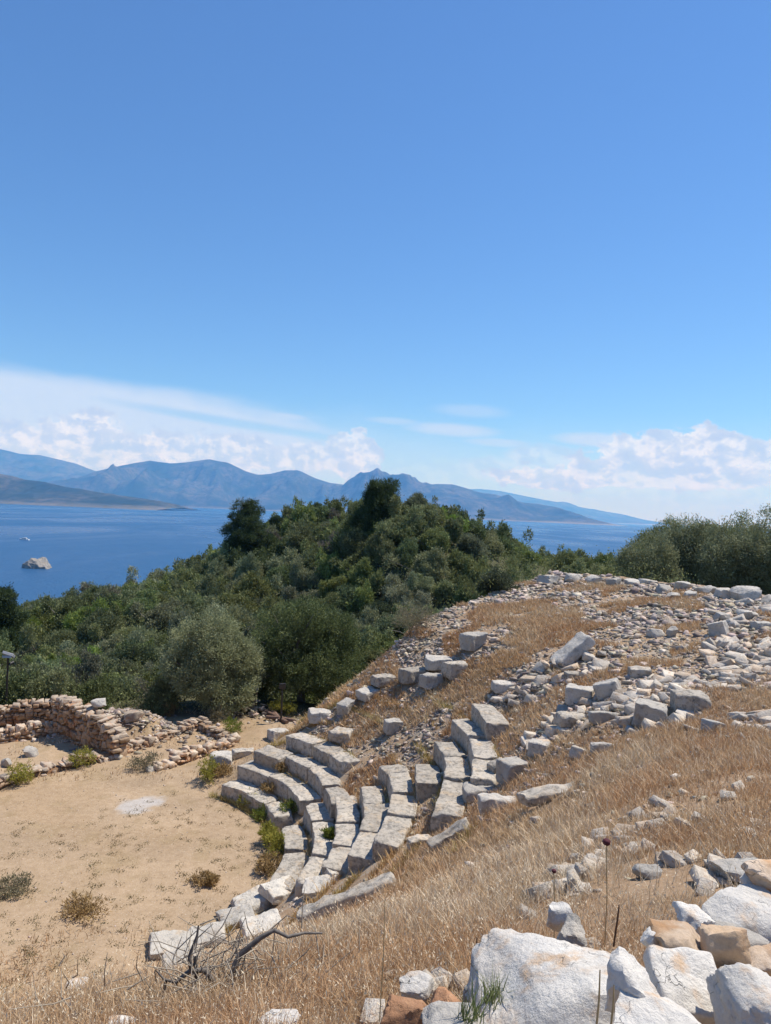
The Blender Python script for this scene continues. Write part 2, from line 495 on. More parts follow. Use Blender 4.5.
# ------------------------------------------------------------------ sea
ms, nt, p = newmat('sea_water')
v = objcoord(nt, False)
mp = nt.nodes.new('ShaderNodeMapping'); mp.inputs['Scale'].default_value = (1.0, 0.35, 1.0); mp.inputs['Rotation'].default_value = (0, 0, R(12))
nt.links.new(v, mp.inputs[0])
streak = noise(nt, mp.outputs[0], 0.0035, 4, 0.55, 0.6)
nt.links.new(mixc(nt, streak.step(0.35, 0.7), (0.016, 0.068, 0.170), (0.026, 0.092, 0.20)).k, p.inputs['Base Color'])
nt.links.new(streak.step(0.35, 0.70, 0.22, 0.48).k, p.inputs['Roughness'])
p.inputs['IOR'].default_value = 1.33
p.inputs['Specular IOR Level'].default_value = 0.3
hgt = noise(nt, v, 0.35, 6, 0.6) + noise(nt, mp.outputs[0], 0.06, 3, 0.5) * 2.0
bump(nt, p, hgt, 0.8, 1.6)
sxs = np.linspace(-32900, 32900, 9); sys_ = np.linspace(-11900, 31900, 9)
SX, SY = np.meshgrid(sxs, sys_)
tag(mesh('sea', np.stack([SX.ravel(), SY.ravel(), np.full(SX.size, SEA_Z)], -1), grid_faces(9, 9), ms), kind='structure')

# ------------------------------------------------------------------ mountains across the bay
mm, nt, p = newmat('mountain_scrub')
v = objcoord(nt, False)
c = mixc(nt, noise(nt, v, 0.0016, 8, 0.62).step(0.35, 0.65), (0.024, 0.040, 0.034), (0.115, 0.105, 0.082))
c = mixc(nt, noise(nt, v, 0.012, 8, 0.75).step(0.44, 0.58, 0, 0.8), c, (0.020, 0.036, 0.026))
at = nt.nodes.new('ShaderNodeVertexColor'); at.layer_name = 'Col'
c = mixc(nt, S(nt, at.outputs[0]), c, (0.42, 0.36, 0.30))
nt.links.new(c.k, p.inputs['Base Color']); p.inputs['Roughness'].default_value = 0.95; p.inputs['Specular IOR Level'].default_value = 0.05


def mountain(name, D, depth, prof, seed, rough=0.35, wl=900.0, shore=0.02):
    prof = sorted(prof)
    us = np.array([q[0] for q in prof], float); vs = np.array([q[1] for q in prof], float)
    U = np.linspace(us[0], us[-1], 420)
    Vv = np.interp(U, us, vs)
    xs = np.zeros_like(U); H = np.zeros_like(U)
    for i in range(len(U)):
        d = ray(U[i], Vv[i]); xs[i] = d[0] * D; H[i] = CAMZ + d[2] * D - SEA_Z
    T = np.concatenate([np.linspace(0, 1, 60), np.linspace(1.05, 1.9, 14)])
    X, TT = np.meshgrid(xs, T); HH = np.meshgrid(H, T)[0]
    wob = (fb2(X.ravel(), TT.ravel() * depth, 1 / 2600, 3, seed + 9) - 0.5).reshape(X.shape)
    Y = D - depth * (1 - TT) + wob * depth * 0.55 * (1 - np.abs(TT - 1).clip(0, 1)) * 0 + wob * depth * 0.5 * (1 - TT).clip(0, 1)
    prof_t = np.where(TT < 1, TT ** 0.8, 1 - (TT - 1) ** 1.2)
    p3 = np.stack([X.ravel() / wl, Y.ravel() / wl * .45, np.zeros(X.size)], -1)
    rid = 0; a = 1.0; tot = 0
    for k in range(6):
        q = 1 - np.abs(2 * vn(p3 * 2.0 ** k + 9.1 * k, seed + k) - 1); rid = rid + a * q; tot += a; a *= 0.52
    rid = (rid / tot).reshape(X.shape)
    env = (1 - np.exp(-TT * 9)) * (1 - 0.97 * np.exp(-((TT - 1) / 0.22) ** 2))
    Z = HH * prof_t * (1 + rough * (rid - 0.62) * 2.4 * env)
    Z = np.maximum(Z, -5) + SEA_Z - np.where(TT < 0.001, 8, 0)
    cliff = np.clip(1 - (Z - SEA_Z) / (12 + 40 * fb2(X.ravel(), Y.ravel(), 1 / 300, 3, seed).reshape(X.shape)), 0, 1) * shore * 50
    cliff = np.clip(cliff, 0, 0.55)
    V = np.stack([X.ravel(), Y.ravel(), Z.ravel()], -1)
    return tag(mesh(name, V, grid_faces(len(xs), len(T)), mm, np.repeat(cliff.ravel()[:, None], 3, 1), 180), kind='structure')


mountain('mountain', 13800, 2400, [(55, 506), (75, 480), (95, 471), (120, 465), (150, 460), (170, 463), (190, 461), (210, 459), (228, 462), (245, 470), (258, 474), (270, 473), (285, 469.5),
    (298, 470), (315, 478), (330, 483), (345, 485), (362, 480), (378, 475), (392, 477), (405, 482), (420, 486), (437, 484), (452, 484), (466, 488), (480, 492), (495, 494), (508, 498), (522, 502), (540, 504), (556, 507), (570, 513), (580, 519), (586, 524)], 100, 0.95, 1250, 0.012)
mountain('mountain', 17500, 4000, [(-260, 470), (-200, 440), (-120, 452), (-60, 440), (-20, 445), (0, 449.5), (20, 454), (40, 455), (58, 459), (75, 463), (92, 470), (110, 478), (140, 492), (170, 505)], 140, 0.6, 1900)
mountain('mountain', 29000, 4500, [(380, 505), (440, 490), (480, 489), (500, 491), (520, 495), (545, 500), (562, 503), (580, 507), (600, 511), (620, 516), (640, 521), (655, 526)], 180, 0.5, 2600)
mountain('headland', 6300, 750, [(-260, 440), (-160, 452), (-80, 462), (-30, 468), (0, 474), (20, 479), (45, 482), (65, 487), (90, 491), (115, 495), (140, 498), (160, 501), (175, 504), (184, 508)], 220, 0.5, 420, 0.006)

# haze: one closed box of pale even air over the sea, sky outside
bm = bmesh.new(); bmesh.ops.create_cube(bm, size=1.0)
hz = bpy.data.meshes.new('haze'); bm.to_mesh(hz); bm.free()
ho = obj('haze', hz, (0, 12000, (SEA_Z - 30 + 1000) / 2))
ho.scale = (66000, 48000, 1000 - (SEA_Z - 30))
mh = bpy.data.materials.new('haze_air'); mh.use_nodes = True; nt = mh.node_tree; nt.nodes.clear()
o_ = nt.nodes.new('ShaderNodeOutputMaterial'); pv = nt.nodes.new('ShaderNodeVolumePrincipled')
pv.inputs['Color'].default_value = (0.15, 0.46, 1.0, 1); pv.inputs['Density'].default_value = 6.6e-5; pv.inputs['Anisotropy'].default_value = 0.0; pv.inputs['Absorption Color'].default_value = (1, 1, 1, 1)
nt.links.new(pv.outputs[0], o_.inputs['Volume']); hz.materials.append(mh)
tag(ho, kind='stuff', label='pale blue sea haze over the bay')

# ------------------------------------------------------------------ stone shapes
def ico(sub):
    bm = bmesh.new(); bmesh.ops.create_icosphere(bm, subdivisions=sub, radius=1.0)
    V = np.array([v.co[:] for v in bm.verts]); F = np.array([[v.index for v in f.verts] for f in bm.faces]); bm.free()
    return V, F


ICO = {k: ico(k) for k in (1, 2, 3, 4, 5)}


def rock(seed, sub=3, planes=11, ns=0.06, sharp=1.0):
    """unit-size angular rock: a sphere cut by random planes, then worn"""
    g = np.random.default_rng(seed)
    V, F = ICO[sub]
    N = g.normal(size=(planes, 3)); N[:6] = np.array([(1, 0, 0), (-1, 0, 0), (0, 1, 0), (0, -1, 0), (0, 0, 1), (0, 0, -1)]) + g.normal(size=(6, 3)) * 0.28
    N /= np.linalg.norm(N, axis=1)[:, None]
    c = g.uniform(0.62, 1.0, planes)
    dots = V @ N.T
    rad = np.where(dots > 0.05, c / np.maximum(dots, 0.05), 9).min(1)
    rad = np.minimum(rad, 1.35)
    P = V * rad[:, None]
    P = P * (1 + (fbm(P * 2.2 + seed % 97, 4, seed % 1000) - 0.5)[:, None] * ns * 4)
    P = P * (1 + (fbm(P * 9 + seed % 89, 3, seed % 991, .6) - 0.5)[:, None] * ns * 1.3)
    if sub >= 4:      # splits and ledges along a bedding direction
        bd = g.normal(size=3); bd /= np.linalg.norm(bd)
        q = P @ bd * 3.2 + (fbm(P * 1.7 + 5, 3, seed % 313) - .5) * 2.2
        cr = np.exp(-(np.abs(q - np.round(q)) / .055) ** 2) * (fbm(P * 1.6 + 40, 2, seed % 411) > .47)
        P = P * (1 - .055 * cr[:, None]) * (1 + .03 * (vn(np.stack([np.round(q), q * 0, q * 0], -1), seed % 211) - .5)[:, None] * 2)
    return P / np.abs(P).max(0), F


def shard(seed, n=12, boxy=0.0):
    g = np.random.default_rng(seed)
    p = g.normal(size=(n, 3)); p /= np.linalg.norm(p, axis=1)[:, None]; p *= g.uniform(.75, 1.0, (n, 1))
    if boxy:
        c8 = np.array([(a, b, c) for a in (-1, 1) for b in (-1, 1) for c in (-1, 1)], float) * (1 - g.uniform(0, boxy, (8, 3)))
        p = np.concatenate([c8, p * 1.05])
    bm = bmesh.new()
    for q in p: bm.verts.new(q)
    r = bmesh.ops.convex_hull(bm, input=bm.verts)
    bmesh.ops.delete(bm, geom=[e for e in set(r['geom_interior'] + r['geom_unused']) if isinstance(e, bmesh.types.BMVert)], context='VERTS')
    if boxy: bmesh.ops.bevel(bm, geom=list(bm.edges), offset=0.025, segments=1, affect='EDGES', clamp_overlap=True)
    bmesh.ops.triangulate(bm, faces=bm.faces)
    bm.verts.index_update()
    V = np.array([v.co[:] for v in bm.verts]); F = np.array([[v.index for v in f.verts] for f in bm.faces]); bm.free()
    return V / np.abs(V).max(0), F


def box_grid(nx, ny, nz):
    def ax(n): return np.concatenate([[-1, -0.94], np.linspace(-0.8, 0.8, max(n, 2)), [0.94, 1]])
    X, Y, Z = ax(nx), ax(ny), ax(nz)
    idx = {}; V = []; F = []
    def vid(a, b, c):
        k = (a, b, c)
        if k not in idx: idx[k] = len(V); V.append((X[a], Y[b], Z[c]))
        return idx[k]
    A, B, C_ = len(X) - 1, len(Y) - 1, len(Z) - 1
    for a in range(A):
        for b in range(B):
            F.append([vid(a, b, 0), vid(a, b + 1, 0), vid(a + 1, b + 1, 0), vid(a + 1, b, 0)])
            F.append([vid(a, b, C_), vid(a + 1, b, C_), vid(a + 1, b + 1, C_), vid(a, b + 1, C_)])
    for a in range(A):
        for c in range(C_):
            F.append([vid(a, 0, c), vid(a + 1, 0, c), vid(a + 1, 0, c + 1), vid(a, 0, c + 1)])
            F.append([vid(a, B, c), vid(a, B, c + 1), vid(a + 1, B, c + 1), vid(a + 1, B, c)])
    for b in range(B):
        for c in range(C_):
            F.append([vid(0, b, c), vid(0, b, c + 1), vid(0, b + 1, c + 1), vid(0, b + 1, c)])
            F.append([vid(A, b, c), vid(A, b + 1, c), vid(A, b + 1, c + 1), vid(A, b, c + 1)])
    return np.array(V, float), np.array(F)


BOX = box_grid(15, 9, 7)


def worn_box(hx, hy, hz, seed, rad=0.035, ns=0.03, skew=0.05):
    """rounded, chipped block with half sizes hx, hy, hz"""
    g = np.random.default_rng(seed)
    V, F = BOX
    h = np.array([hx, hy, hz]); P = V * h
    ch = fbm(P * 3.0 + seed % 83, 3, seed % 777)
    ch2 = fbm(P * 7.0 + seed % 71, 3, seed % 555, .6)
    rr_ = np.minimum(rad * (0.25 + 2.0 * ch ** 2.0 + 2.6 * np.maximum(0, ch2 - .5)), h.min() * .8)[:, None]
    q = np.clip(P, -(h - rr_), h - rr_); d = P - q
    L = np.linalg.norm(d, axis=1)[:, None]
    P = np.where(L > 1e-6, q + rr_ * d / np.maximum(L, 1e-6), P)
    P = P + (np.stack([fbm(P * 3.0 + 31 * k + seed % 61, 4, seed % 500 + k, .6) for k in range(3)], -1) - 0.5) * ns * 2.6
    for _ in range(3):                     # knocked off corners
        n_ = g.choice([-1, 1], 3) * g.uniform(.3, 1, 3); n_ /= np.linalg.norm(n_)
        c_ = (np.abs(n_) * h).sum() - g.uniform(.02, .5) * h.min()
        ov = np.maximum(0, P @ n_ + (fbm(P * 6, 2, seed % 333) - .5) * .05 - c_); P = P - ov[:, None] * n_
    for a in range(3):                     # one or two faces slightly out of square
        b = (a + 1) % 3
        P[:, a] *= 1 + skew * g.normal() * P[:, b] / h[b]
    return P, F


def rotz(P, a):
    c_, s_ = math.cos(a), math.sin(a)
    return np.stack([P[:, 0] * c_ - P[:, 1] * s_, P[:, 0] * s_ + P[:, 1] * c_, P[:, 2]], -1)


def rotx(P, a):
    c_, s_ = math.cos(a), math.sin(a)
    return np.stack([P[:, 0], P[:, 1] * c_ - P[:, 2] * s_, P[:, 1] * s_ + P[:, 2] * c_], -1)


def roty(P, a):
    c_, s_ = math.cos(a), math.sin(a)
    return np.stack([P[:, 0] * c_ + P[:, 2] * s_, P[:, 1], -P[:, 0] * s_ + P[:, 2] * c_], -1)


OCC = []    # plan discs taken by blocks, so grass and rubble keep off them

# ------------------------------------------------------------------ seat rows
ROWN = ['', 'front', 'second', 'third', 'fourth', 'fifth', 'sixth', 'seventh', 'eighth', 'ninth']
ORD = ['first', 'second', 'third', 'fourth', 'fifth', 'sixth', 'seventh', 'eighth']
seats = {   # row: front top edge ends of each block in the photograph, depth factor, sink
    1: [(221, 784, 246, 793.5), (246.5, 794, 264, 803), (264.5, 803.5, 274, 817.5), (279.5, 826, 284, 849), (284, 852, 265, 884)],
    2: [(237, 766, 267.5, 775.5), (268.5, 776, 287.5, 786.5), (288, 787, 300.5, 800.5), (303, 804, 311, 820), (312, 822, 310.5, 853), (310, 856, 294, 882)],
    3: [(252, 751, 278, 758), (284, 756, 306.5, 768), (307.5, 768.5, 322.5, 784.5), (324, 788, 331, 803), (333.5, 796, 336, 821), (336, 823, 332.5, 843), (332, 845, 322, 866)],
    4: [(285.5, 735, 311, 744), (312.5, 745, 328, 753.5), (328.5, 754, 342, 762.5), (359, 786, 362.8, 803), (363, 804, 359.5, 829), (359, 830.5, 347, 855)],
    5: [(378, 763.5, 386.5, 772.5), (387, 773, 391, 791), (391, 793, 387, 814), (386.5, 815.5, 371.5, 841)],
    6: [(414.5, 763, 416.5, 783)],
    7: [(433.6, 741.5, 443.5, 755.5), (444, 756.5, 444, 777), (443, 780, 430.5, 811)],
    8: [(450.5, 718, 467.5, 736.5), (468.5, 738, 472.5, 757), (472.5, 758.5, 470, 777)],
    9: [(471, 704, 486.5, 723)],
}
sid = 0
for k, L in seats.items():
    zt = k * RI; ri = R1 + (k - 1) * TR
    for j, (u1, v1, u2, v2) in enumerate(L):
        sid += 1
        g = np.random.default_rng(900 + sid)
        A, B = plane(u1, v1, zt), plane(u2, v2, zt)
        ta, tb = math.atan2(A[1] - CY, A[0] - CX), math.atan2(B[1] - CY, B[0] - CX)
        ra, rb = math.hypot(A[0] - CX, A[1] - CY), math.hypot(B[0] - CX, B[1] - CY)
        tol = 0.55 if k > 8 else 0.25
        ra, rb = (min(max(q, ri - tol), ri + tol) for q in (ra, rb))
        tm, rm = (ta + tb) / 2, (ra + rb) / 2
        dep = TR * g.uniform(0.88, 1.02)
        ln = abs(ta - tb) * rm
        P, F = worn_box(ln / 2 - 0.006, dep / 2, 0.235, 40 + sid, 0.035, 0.04, 0.03)
        f = P[:, 0] / (ln / 2)
        th = tm + f * abs(ta - tb) / 2            # local x runs with growing angle
        rad = (ra + rb) / 2 + f * (ra - rb) / 2 * (1 if ta > tb else -1) + dep / 2 + P[:, 1]
        base_ = np.array([CX + math.cos(tm) * (rm + dep / 2), CY + math.sin(tm) * (rm + dep / 2), zt - 0.47])
        W = np.stack([CX + np.cos(th) * rad, CY + np.sin(th) * rad, zt - 0.235 + P[:, 2] + P[:, 1] * g.normal() * 0.03 + f * g.normal() * 0.015], -1) - base_
        F2 = F[:, ::-1]
        o = mesh('seat_block', W, F2, M_SEAT, None, 40, None, base_)
        tag(o, f'grey limestone seat block, {ORD[j]} from the left end of the {ROWN[k]} curved row', 'seat block', 'curved stone seat rows of the ruined theatre')
        for q in np.linspace(-0.8, 0.8, 4):
            t_ = tm + q * abs(ta - tb) / 2
            OCC.append((CX + math.cos(t_) * (rm + dep / 2), CY + math.sin(t_) * (rm + dep / 2), 0.30))


# ------------------------------------------------------------------ fallen blocks and boulders placed where they lie
def lay(name, box, label, cat, seed, mat, kind='block', rz=0.0, tx=0.0, ty=0.0, thick=None, group=None, lift=0.0, dist=None, deep=1.0, sub=3, tilt=0.0, wedge=0.0):
    u0, v0, u1, v1 = box
    um, vm = (u0 + u1) / 2, (v0 + v1) / 2
    if dist is None:
        vb = v0 + (v1 - v0) * 0.72
        C = hit(um, vb); d = C[1]
    else:
        d = dist
    C = EYE + ray(um, vm) * d
    hw, hv = (u1 - u0) / 2 / FPX * d, (v1 - v0) / 2 / FPX * d
    rd = ray(um, vm); sp = max(0.08, -rd[2] / np.linalg.norm(rd)); cp = math.sqrt(1 - sp * sp)
    b = hw * 0.85 * deep
    cc = (hv - b * sp) / cp if kind == 'block' else math.sqrt(max(hv * hv - (b * sp) ** 2, 0)) / cp
    mn = (thick if thick else 0.35) * hw
    if cc < mn:
        cc = mn
        b = max(0.3 * hw, (hv - cc * cp) / sp if kind == 'block' else math.sqrt(max(hv * hv - (cc * cp) ** 2, 0)) / sp)
        b = min(b, hw * 1.8)
    if kind == 'slab':
        P, F = worn_box(hw * .95, hw * .72, hw * .24, seed, .02 + .03 * min(1, hw), .035 + .05 * min(1, hw), .06); sm = 40
    elif kind == 'bar':
        P, F = worn_box(math.hypot(hw, hv) * .92, (thick or .18) * 2, (thick or .17), seed, .05, .06, .1); P = roty(P, tilt); sm = 40
    elif kind == 'block':
        ca, sa = abs(math.cos(rz)), abs(math.sin(rz))
        k_ = 1.0 / (ca + 0.75 * sa) if rz else 1.0
        P, F = worn_box(hw * k_, b * k_, cc, seed, 0.05 * min(1, hw * 3), 0.06 * min(1, hw * 2.5), 0.04)
        sm = 40
    else:
        P, F = rock(seed, sub); P = P * np.array([hw, b, cc]); sm = 38
        if wedge: P[:, 2] = np.where(P[:, 2] > 0, P[:, 2] * (1 - wedge + wedge * ss(P[:, 0], -1.05 * hw, .45 * hw)), P[:, 2])
    P = rotz(roty(rotx(P, tx), ty), rz)
    C[2] += lift
    o = mesh(name, P, F, mat, None, sm, None, C)
    OCC.append((C[0], C[1], max(hw, b) * 0.75))
    return tag(o, label, cat, group)


FB = 'fallen_block'
G1 = 'fallen and displaced stone blocks'
for i, (box, lab, kw) in enumerate([
    ((370, 673, 397, 688), 'flat grey block at the top edge of the theatre flank, left of the stepped pair', dict(rz=.5)),
    ((356, 687, 380, 701), 'weathered grey block tilted along the flank above the round bush', dict(rz=.7, ty=-.15)),
    ((337, 699, 356, 716), 'leaning grey block below the flank, its shaded end toward the stage', dict(rz=.9, ty=-.2)),
    ((398, 666, 428, 685), 'broad pale block lying in front of the two stacked blocks', dict(rz=.45)),
    ((419, 672, 444, 690), 'pale block just below the two stacked blocks', dict(rz=.4)),
    ((424, 655, 453, 671), 'left one of two pale blocks stacked at the upper left of the seats', dict(rz=.2)),
    ((443, 660, 467, 681), 'right one of two pale blocks stacked at the upper left of the seats', dict(rz=.4)),
    ((460, 633, 486, 653), 'clean cut grey cube standing alone on the upper slope', dict(rz=.6, lift=.05)),
    ((383, 718, 403, 735), 'small grey slab bridging a dark hollow between the seats', dict(rz=.3)),
    ((329, 727, 355, 744), 'broken two part block behind the fourth row', dict(rz=-.3)),
    ((308, 708, 332, 725), 'layered grey boulder block at the left foot of the flank', dict(rz=.2)),
    ((557, 634, 588, 668), 'long grey slab standing tilted up out of the rubble', dict(kind='bar', tilt=-.78, rz=.15)),
    ((556, 712, 588, 728), 'long flat pale slab beside the tilted boulders', dict(rz=.08)),
    ((589, 711, 621, 724), 'long flat pale slab sunk in dry grass left of the squared block', dict(rz=0.05)),
    ((564, 684, 595, 706), 'pale block with a dark left side above the long flat slab', dict(rz=-.35)),
    ((564, 671, 581, 681), 'small pale block behind the dark sided block', dict(rz=.2)),
    ((594, 679, 623, 702), 'rough grey boulder block leaning right on the mid slope', dict(rz=-.4, ty=-.35)),
    ((527, 739, 551, 762), 'pale slab end with a black gap at its left', dict(rz=-.5)),
    ((570, 746, 591, 762), 'small pointed grey block at the grass edge', dict(rz=.7, ty=.3)),
    ((590, 743, 616, 754), 'flat grey stone at the grass edge beside the pointed block', dict(rz=.15)),
    ((632, 700, 667, 731), 'big squared block with dark left face in the dry grass', dict(rz=-.42, ty=.12)),
    ((671, 689, 708, 717), 'big squared white topped block right of its darker neighbour', dict(rz=-.12)),
    ((709, 621, 729, 641), 'wedge shaped grey block high on the right slope', dict(rz=-.7, ty=-.35)),
    ((752, 621, 771, 632), 'flat grey block at the far right below the ridge wall', dict(rz=.1)),
    ((628, 666, 652, 680), 'pale flat boulder block above the big squared block', dict(rz=-.2)),
    ((702, 719, 723, 735), 'dark sloping block at the end of the grass bank', dict(rz=.4, ty=.25)),
    ((492, 680, 513, 694), 'small pale block standing above the ninth row', dict(rz=.1)),
    ((487, 764, 508, 781), 'tilted block propped across the end of the eighth row', dict(rz=.45, ty=-.18, lift=.1)),
    ((463, 782, 495, 803), 'flat grey slab below the propped block', dict(rz=.05)),
    ((478, 794, 521, 815), 'large flat slab at the lower right end of the rows', dict(rz=.05)),
    ((404, 835, 438, 852), 'blue grey slab half sunk in grass below the seventh row', dict(rz=.3)),
    ((497, 757, 528, 787), 'pale broken slab right of the propped block', dict(rz=.5)),
    ((209, 751, 233, 774), 'loose pale block beside the left end of the seats', dict(rz=.2)),
    ((231, 748, 255, 760), 'flat pale stone lying behind the loose block at the seat end', dict(rz=.3)),
    ((267, 727, 290, 744), 'blue grey stones slab at the left end of the fourth row', dict(rz=.5)),
]):
    kd = kw.pop('kind', 'block')
    lay(FB, box, lab, 'stone block', 300 + i, M_GREY if i % 3 else M_SEAT, kd, group=G1, **kw)

for i, (box, lab, tl_) in enumerate([((296, 876, 398, 922), 'long smooth pale slab rising through the dry grass below the seats', -.40), ((520, 786, 582, 804), 'thin pale slab edge in the dry grass right of the rows', -.22), ((432, 822, 468, 850), 'tilted pale slab in the grass at the foot of the seventh row', -.55)]):
    lay(FB, box, lab, 'stone block', 360 + i, M_SEAT, 'bar', group=G1, tilt=tl_, thick=.09)
G2 = 'white boulders edging the orchestra near side'
for i, (box, lab, rz_) in enumerate([
    ((233, 888, 270, 915), 'white boulder at the foot of the front row', .6), ((218, 906, 254, 930), 'white boulder edging the orchestra, second from the seats', .5),
    ((262, 874, 300, 908), 'white slab boulder stepping down from the second row', .5), ((241, 914, 282, 938), 'white flat boulder in the grass edge below the slab boulder', .3),
    ((186, 928, 226, 946), 'low white boulder behind the dead branches', .3), ((149, 938, 192, 954), 'long white boulder lying at the left of the dead branches', .0),
    ((165, 952, 205, 972), 'white boulder under the twisted dead branch', .3), ((303, 877, 338, 895), 'pale broken boulder between second and third row ends', .2),
    ((325, 862, 352, 880), 'pale broken boulder at the third row end', .3), ((66, 977, 92, 991), 'small white stone alone on the bottom left grass', .1),
    ((252, 1010, 304, 1030), 'white stone cut by the bottom edge left of the middle', 0), ((104, 1014, 140, 1030), 'white stone cut by the bottom edge at far left', 0)]):
    lay('boulder', box, lab, 'boulder', 500 + i, M_WHITE if i > 8 else M_SEAT2, 'slab' if i < 9 else 'rock', rz_ + [.1, -.15, .25][i % 3], tx=.10, ty=[-.10, -.2, .08][i % 3], group=G2, thick=.22, deep=1.5, sub=4)

for i, (box, lab) in enumerate([((733, 586, 761, 605), 'largest squared grey boulder on the ridge wall at right'), ((697, 585, 716, 598), 'rounded brown grey boulder on the ridge wall, left of the largest'),
    ((671, 581, 693, 593), 'long pale boulder leaning on the ridge wall top'), ((652, 583, 673, 596), 'pale boulder at the left of the long leaning one on the ridge'),
    ((682, 590, 699, 602), 'white boulder below the long leaning ridge boulder'), ((714, 587, 735, 602), 'pale boulder between the two biggest ridge boulders'), ((760, 595, 785, 607), 'flat grey boulder at the right edge of the ridge'),
    ((604, 577, 622, 590), 'pale boulder at the left part of the ridge wall'), ((622, 579, 644, 587), 'flat reddish slab on the ridge wall top'), ((636, 578, 658, 586), 'flat grey slab on the ridge wall top'),
    ((585, 575, 603, 586), 'pale flat boulder near the left end of the ridge'), ((560, 573, 583, 583), 'low boulder on the ridge near its left end'), ((538, 574, 560, 585), 'boulder at the left end of the ridge wall'), ((712, 612, 735, 624), 'grey boulder cluster stone above the wedge block'), ((735, 608, 757, 622), 'grey boulder above the flat right edge block'),
    ((664, 592, 682, 600), 'dark low boulder under the pale ridge boulders'), ((645, 626, 665, 640), 'dark pile boulder on the upper slope beside a pale upright stone'), ((664, 626, 678, 640), 'pale upright stone beside a dark pile boulder')]):
    lay('boulder', box, lab, 'boulder', 560 + i, M_GREY, 'rock', (i % 5) * .4, group='boulders of the broken ridge wall', thick=.35)

# ------------------------------------------------------------------ foreground rocks
FG = [
    ((455, 936, 668, 1085), 'huge white boulder with orange stains at the bottom of the view', M_WHITE, dict(tx=.16, ty=-.12, dist=2.55, sub=5, deep=1.75, thick=.46, wedge=.8)),
    ((597, 954, 664, 1024), 'upright white shard with dark left face leaning on the huge boulder', M_WHITE, dict(rz=-.3, ty=.15, tx=.25, dist=2.3, sub=4)),
    ((644, 936, 732, 1022), 'flat smooth white slab tilted beside the upright shard', M_WHITE, dict(rz=.25, kind='slab', tx=.55, ty=.22, dist=2.5)),
    ((648, 924, 710, 966), 'orange stained rock behind the flat white slab', M_ORANGE, dict(dist=2.75, sub=4)),
    ((696, 922, 752, 974), 'pointed orange stained rock right of the flat white slab', M_ORANGE, dict(rz=.4, ty=.3, dist=2.72, sub=4)),
    ((700, 893, 790, 941), 'white boulder with brown earth patch at the right edge', M_WHITE, dict(dist=3.15, sub=4, tx=.3, deep=1.2)),
    ((694, 922, 778, 956), 'thin grey white slab wedged under the right edge boulder', M_GREY, dict(dist=2.95, sub=4, thick=.2)),
    ((730, 870, 805, 918), 'white rock under the brown rock at the right edge', M_WHITE, dict(dist=3.4, sub=4, tx=.3, deep=1.2)),
    ((744, 866, 805, 900), 'brown rock topping the pile at the right edge', M_ORANGE, dict(dist=3.35, sub=4, lift=.03)),
    ((708, 972, 810, 1060), 'white boulder in the bottom right corner', M_WHITE, dict(dist=2.3, sub=5, tx=.4, deep=1.25)),
    ((720, 966, 766, 994), 'small white stone on red earth between the boulders', M_WHITE, dict(dist=2.6, sub=3)),
    ((608, 1000, 712, 1050), 'pale cream rock under the shard and the slab', M_WHITE, dict(dist=2.15, sub=4, tx=.4, deep=1.25)),
    ((556, 919, 587, 948), 'small grey rock with dark left side behind the huge boulder', M_GREY, dict(dist=3.1, sub=4)),
    ((481, 969, 513, 1006), 'small white rock left of the huge boulder', M_WHITE, dict(dist=2.75, sub=4)),
    ((462, 978, 492, 1008), 'rough grey rock between the thin stalk and the huge boulder', M_GREY, dict(dist=2.75, sub=4)),
    ((399, 978, 437, 1006), 'white rock behind the red earth clods', M_WHITE, dict(dist=2.75, sub=4)),
    ((377, 996, 432, 1040), 'red brown cracked clod at the bottom edge', M_CLOD, dict(dist=2.5, sub=4)),
    ((425, 993, 470, 1030), 'red brown cracked clod beside the white rocks', M_CLOD, dict(dist=2.55, sub=4)),
    ((418, 1008, 496, 1050), 'long grey rock cut by the bottom edge', M_GREY, dict(dist=2.4, sub=4)),
    ((714, 857, 775, 888), 'grey white rock in the grass at the right edge', M_GREY, dict(sub=4)),
    ((630, 862, 662, 884), 'lichen grey rock in the middle of the dry grass', M_GREY, dict(sub=3)),
    ((672, 905, 712, 930), 'cream rock half sunk behind the orange stained rock', M_WHITE, dict(dist=3.0, sub=4, tx=.3, deep=1.2)),
    ((742, 945, 790, 980), 'brown stained rock at the right edge above the corner boulder', M_ORANGE, dict(dist=2.75, sub=4, tx=.3)),
    ((640, 928, 668, 948), 'small white rock wedged between the huge boulder and the orange rock', M_WHITE, dict(dist=2.75, sub=4)),
    ((545, 902, 575, 935), 'half buried white rock in grass above the huge boulder', M_WHITE, dict(dist=3.4, sub=3)),
]
for i, (box, lab, m, kw) in enumerate(FG):
    kw = dict(kw); kd = kw.pop('kind', 'rock')
    lay('rock', box, lab, 'rock', 700 + i, m, kd, group='white rocks piled in the foreground', **kw)

# ------------------------------------------------------------------ rubble
occ = np.array(OCC)


def free(x, y, pad=0.0):
    m = np.ones(len(x), bool)
    for ox, oy, r_ in occ:
        m &= (x - ox) ** 2 + (y - oy) ** 2 > (r_ + pad) ** 2
    return m


def polar(n, r0, r1, t0, t1):
    r = np.sqrt(rng.uniform(r0 * r0, r1 * r1, n)); t = np.radians(rng.uniform(t0, t1, n))
    return CX + r * np.cos(t), CY + r * np.sin(t)


def streak(pts, n, spread):
    W = np.array([hit(u, v)[:2] for u, v in pts])
    s = rng.uniform(0, len(W) - 1.001, n); i = s.astype(int); f = (s - i)[:, None]
    P = W[i] * (1 - f) + W[i + 1] * f + rng.normal(size=(n, 2)) * spread
    return P[:, 0], P[:, 1]


px, py, pw = [], [], []


